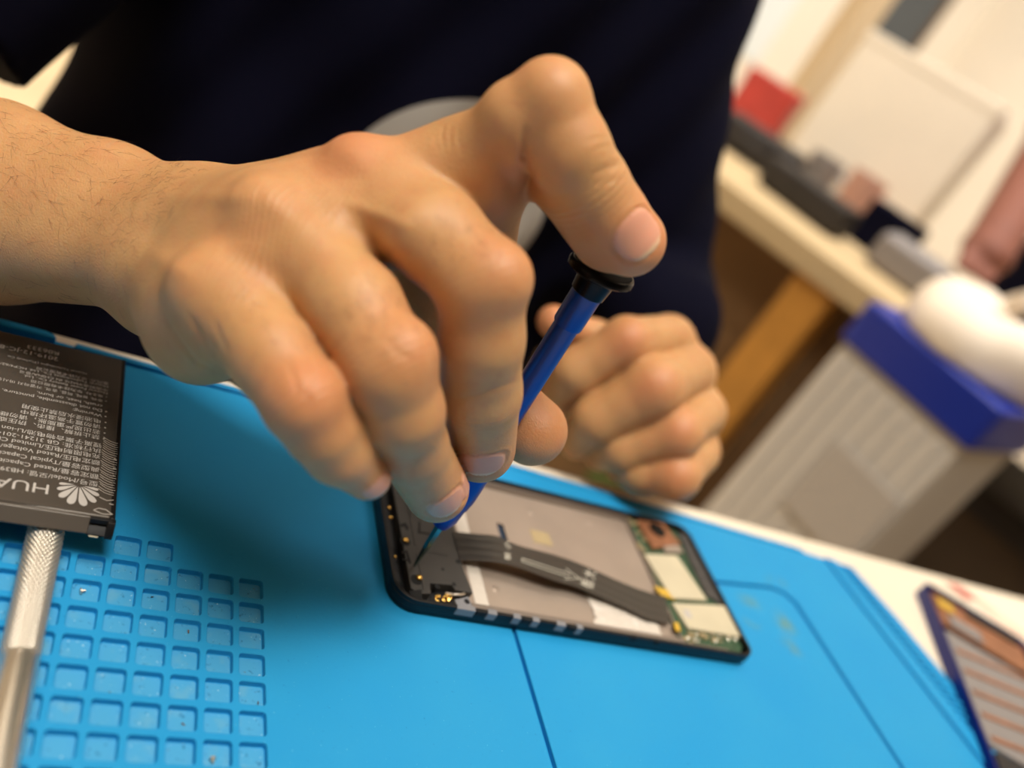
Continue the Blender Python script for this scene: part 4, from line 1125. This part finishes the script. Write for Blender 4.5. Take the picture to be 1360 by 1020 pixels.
cup('cup', 'pinkish cup on the workbench in front of the white box', 1146, 252, 400, 36, 95, 'pinkish')
simple('power_supply', 'dark navy case on the workbench below the white box', 'case', 1196, 290, 300, (100, 60, 80), 'navy', 'housing', 0, 6, lambda o, w, d, h: MB().lathe([(0, 9), (10, 8)], (20, -d/2, h*.5), (0, -1, 0), 16).build('knob', M['clutter'], o, smooth=True))
simple('grey_tray', 'rounded grey tray at the front edge of the workbench', 'tray', 1225, 335, 200, (120, 80, 60), 'greyblob', 'tray_body', 0, 14, lambda o, w, d, h: MB().box((-w/2+10, -d/2+10, h-4), (w/2-10, d/2-10, h+1)).build('liner', M['greyblob'], o, bevel=2))
# under the bench
cb = bench_thing('cardboard_box', 'brown cardboard box on the floor under the workbench', 'box', -20, 250, -754)
MB().box((-260, -160, 0), (330, 160, 704)).build('carton', M['brown'], cb, bevel=4)
MB().box((-255, -164, 560), (325, -158, 700)).build('flap', M['brown'], cb, bevel=2)
gf = bench_thing('green_folder', 'green folder leaning against the cardboard box under the workbench', 'folder', 120, 50, -754)
MB().box((-40, 0, 0), (40, 26, 470)).build('cover', M['green'], gf, bevel=3); MB().box((-38, 3, 3), (38, 23, 472)).build('pages', M['white_box'], gf)
ds = bench_thing('under_bench_shade', 'dark brown crate standing in for the shade under the right end of the workbench', 'block', 650, 280, -754)
MB().box((-190, -150, 0), (190, 150, 600)).build('shade_block', M['block'], ds, bevel=5); MB().box((-195, -155, 560), (195, 155, 604)).build('rim', M['clutter'], ds, bevel=5)  # dark block put in for the shaded floor under the bench
# grey bin with a blue rim and a white bag
b0, b1 = PZ(1163, 402, 20), PZ(1332, 542, 20)
bd = (b1-b0)[:2]; bw = np.linalg.norm(bd); bd /= bw; ba = math.atan2(bd[1], bd[0])
bi = thing('waste_bin', 'tall grey plastic bin with a blue rim, standing before the workbench', 'bin', (b0[0], b0[1], -754), ba)
H = 774.0
mb = MB(); mb.prism([(0, 0), (bw, 0), (bw, 160), (0, 160)], 0, H-50)
for k in range(7): mb.box((bw*(.08+.13*k), -4, 40), (bw*(.08+.13*k)+9, 2, H-70))
mb.build('bin_body', M['bin'], bi, bevel=6)
MB().prism(rrect(-7, -8, bw+7, 168, 10), H-58, H).build('rim', M['blue_plastic'], bi, bevel=5)
MB().box((bw*.42, -7, H-260), (bw*.98, -3, H-150)).build('darker_panel', M['bin_dark'], bi, bevel=2)  # slightly darker grey panel on the bin's front
def bag_sdf(p):
    d = ball((bw*.5, 80, H+4), 100, (bw/215, .8, .62))(p)
    for k in range(9):
        a = k*2.4; d = smin(d, ball((bw*.5+math.cos(a)*bw*.3, 80+math.sin(a)*45, H+28+14*math.sin(k*1.7)), 36)(p), 22)
    return np.maximum(d, H+.6-p[:, 2])
v, f = surface(bag_sdf, [-90, -60, H-20], [bw+90, 310, H+170], 8.0); v = project(bag_sdf, v, 1)
wb = thing('bin_bag', 'crumpled white bag bulging out of the blue-rimmed bin', 'bag', (b0[0], b0[1], 20), ba)
link('bag', arr_mesh('bag', v, f, off=(0, 0, H)), M['white_bag'], wb, True)
mb = MB(); mb.tube([(bw*.5, 78, 78), (bw*.55, 70, 96), (bw*.62, 58, 102)], [14, 9, 16], 10); mb.build('tied_neck', M['white_bag'], wb, smooth=True)
# on the walls: slate board and its frame, tan post, pale stand-in for a bright spot
def on_back(u, v): q = PY(u, v, RY1-25); return q
k = on_back(1178, 12)
sb = thing('wall_board', 'slate grey board in a brown wooden frame on the far wall', 'board', (k[0]+90, RY1-2, k[2]-150), 0)
MB().box((-150, -14, 60), (130, -2, 600)).build('slate', M['board'], sb)
mb = MB(); ring(mb, [(-172, 38), (152, 38), (152, 622), (-172, 622)], [(-150, 60), (130, 60), (130, 600), (-150, 600)], 0, 22)
mb.v = [(x, -z, y) for x, y, z in mb.v]; mb.build('board_frame', M['brown'], sb, bevel=2)
k = PY(1092, 92, 1900)
po = thing('wooden_post', 'tan wooden post standing behind the workbench', 'post', (k[0], k[1], -754)); MB().box((-38, -38, 0), (38, 38, 1500)).build('shaft', M['tanwood'], po, bevel=3); MB().box((-60, -60, 0), (60, 60, 40)).build('foot', M['tanwood'], po, bevel=3)
k = PY(1040, 30, 2500)
pa = thing('pale_wall_patch', 'pale poster standing in for a bright spot on the far wall right of the navy t-shirt', 'patch', (k[0], RY1-1, k[2]-100)); MB().box((-230, -5, -60), (200, -1, 420)).build('sheet', M['pale'], pa)  # pale board added for a bright spot, brightness held in its colour
# person seated at the far bench
F0, F1 = P(1412, 175, 1620), P(1322, 318, 1400); T0 = P(1462, 352, 1800)
HEAD2, HAIR2, at2 = head_parts(T0+[0, -20, 455], (-.856, -.517), 80.0)
def body2(p):
    d = cone(F0, 52, F1, 40)(p)
    h = ball(F1+(F1-F0)/np.linalg.norm(F1-F0)*40, 42, (1, 1, .8))(p); d = smin(d, h, 15)
    for k in range(4):
        a = F1+(F1-F0)/np.linalg.norm(F1-F0)*60+np.array([-24+16*k, 10-6*k, 0]); d = smin(d, cone(a, 12, a+(F1-F0)/np.linalg.norm(F1-F0)*48, 9)(p), 6)
    S1 = T0+[-60, 20, 210]
    d = smin(d, cone(F0, 54, S1, 66)(p), 20); d = smin(d, cone(T0+[0, 0, 200], 120, T0+[0, 0, -260], 130)(p), 40)
    d = smin(d, cone(T0+[-70, -20, -280], 90, [T0[0]-90, T0[1]-60, -700], 60)(p), 30); d = smin(d, cone(T0+[80, 20, -280], 90, [T0[0]+90, T0[1]-20, -700], 60)(p), 30)
    d = smin(d, cone(T0+[0, 0, 280], 55, T0+[0, -10, 370], 52)(p), 30); d = smin(d, HEAD2(p), 15)
    return d
b2 = (T0[0], T0[1], -754)
v, f = surface(body2, np.array([T0[0]-800, T0[1]-700, -764]), np.array([T0[0]+300, T0[1]+330, T0[2]+640]), 11.0); v, f = subdivide(project(body2, v, 1), f); v = project(body2, v, 1)
pe = thing('person', 'second person in navy at the right edge, bare forearm reaching across the workbench', 'person', b2)
link('body', arr_mesh('body', v, f, off=b2), M['skin2'], pe, True)
def shirt2(p):
    d = cone(T0+[0, 0, 200], 134, T0+[0, 0, -260], 146)(p); S1 = T0+[-60, 20, 210]
    return np.maximum(smin(d, cone(S1, 82, S1+(F0-S1)*.55, 74)(p), 30), p[:, 2]-T0[2]-300)
v, f = surface(shirt2, np.array([T0[0]-700, T0[1]-600, T0[2]-430]), np.array([T0[0]+300, T0[1]+330, T0[2]+400]), 12.0); v = project(shirt2, v, 1)
link('sweater', arr_mesh('sweater', v, f, off=b2), M['navy'], pe, True)
v, f = surface(HAIR2, at2(0, 0, 0)-140, at2(0, 0, 0)+150, 7.0); v = project(HAIR2, v, 1)
link('hair', arr_mesh('hair', v, f, off=b2), M['hair'], pe, True)

# ---------------------------------------------------------------- camera and light
cd = bpy.data.cameras.new('camera'); cam = bpy.data.objects.new('camera', cd); COL.objects.link(cam)
cd.sensor_width = 36.0; cd.lens = 36.0*FPX/1360.0; cd.clip_start = .01; cd.clip_end = 50
mw = Matrix([[R[0][0], -R[1][0], -R[2][0], 0], [R[0][1], -R[1][1], -R[2][1], 0], [R[0][2], -R[1][2], -R[2][2], 0], [0, 0, 0, 1]])
mw.translation = Vector(W(CAM)); cam.matrix_world = mw
cd.dof.use_dof = True; cd.dof.focus_distance = .256; cd.dof.aperture_fstop = cd.lens/6.4
sc.camera = cam
def area(name, loc, target, size, power, col, spread=math.pi):
    l = bpy.data.lights.new(name, 'AREA'); l.shape = 'RECTANGLE'; l.size, l.size_y = size; l.energy = power; l.color = col; l.spread = spread
    o = bpy.data.objects.new(name, l); COL.objects.link(o); o.location = loc
    o.rotation_euler = (Vector(target)-Vector(loc)).to_track_quat('-Z', 'Y').to_euler(); return o
area('overhead_key_fill', (-.16, -.30, 2.62), (.05, .05, .75), (.7, .7), 11.0, (1, .94, .84), math.radians(95))
area('overhead_key_fill', (.1, .2, 2.66), (.1, .2, 0), (2.4, 2.4), 10.5, (1, .94, .86))  # broad fill added for soft ambient light from above
area('overhead_key_fill', (1.0, .75, 2.62), (1.6, 1.3, .75), (1.2, .6), 31, (1, .95, .90), math.radians(120))  # added fill, placed to brighten the bench and the white box
area('overhead_key_fill', (-.7, 2.0, 2.62), (-.5, 2.4, 0), (1.2, .6), 30, (1, .93, .80), math.radians(110))
area('overhead_key_fill', (1.5, 1.5, 2.64), (2.4, 2.7, .8), (1.2, .6), 18, (1, .97, .93), math.radians(110))  # added fill that lifts the far right wall
w = bpy.data.worlds.new('world'); sc.world = w; w.use_nodes = True
w.node_tree.nodes['Background'].inputs['Color'].default_value = (1, .93, .85, 1)
w.node_tree.nodes['Background'].inputs['Strength'].default_value = .35
sc.view_settings.view_transform = 'Standard'; sc.view_settings.look = 'None'
sc.view_settings.exposure = 0.0; sc.view_settings.gamma = 1.0; sc.view_settings.use_curve_mapping = False
sc.cycles.use_denoising = True
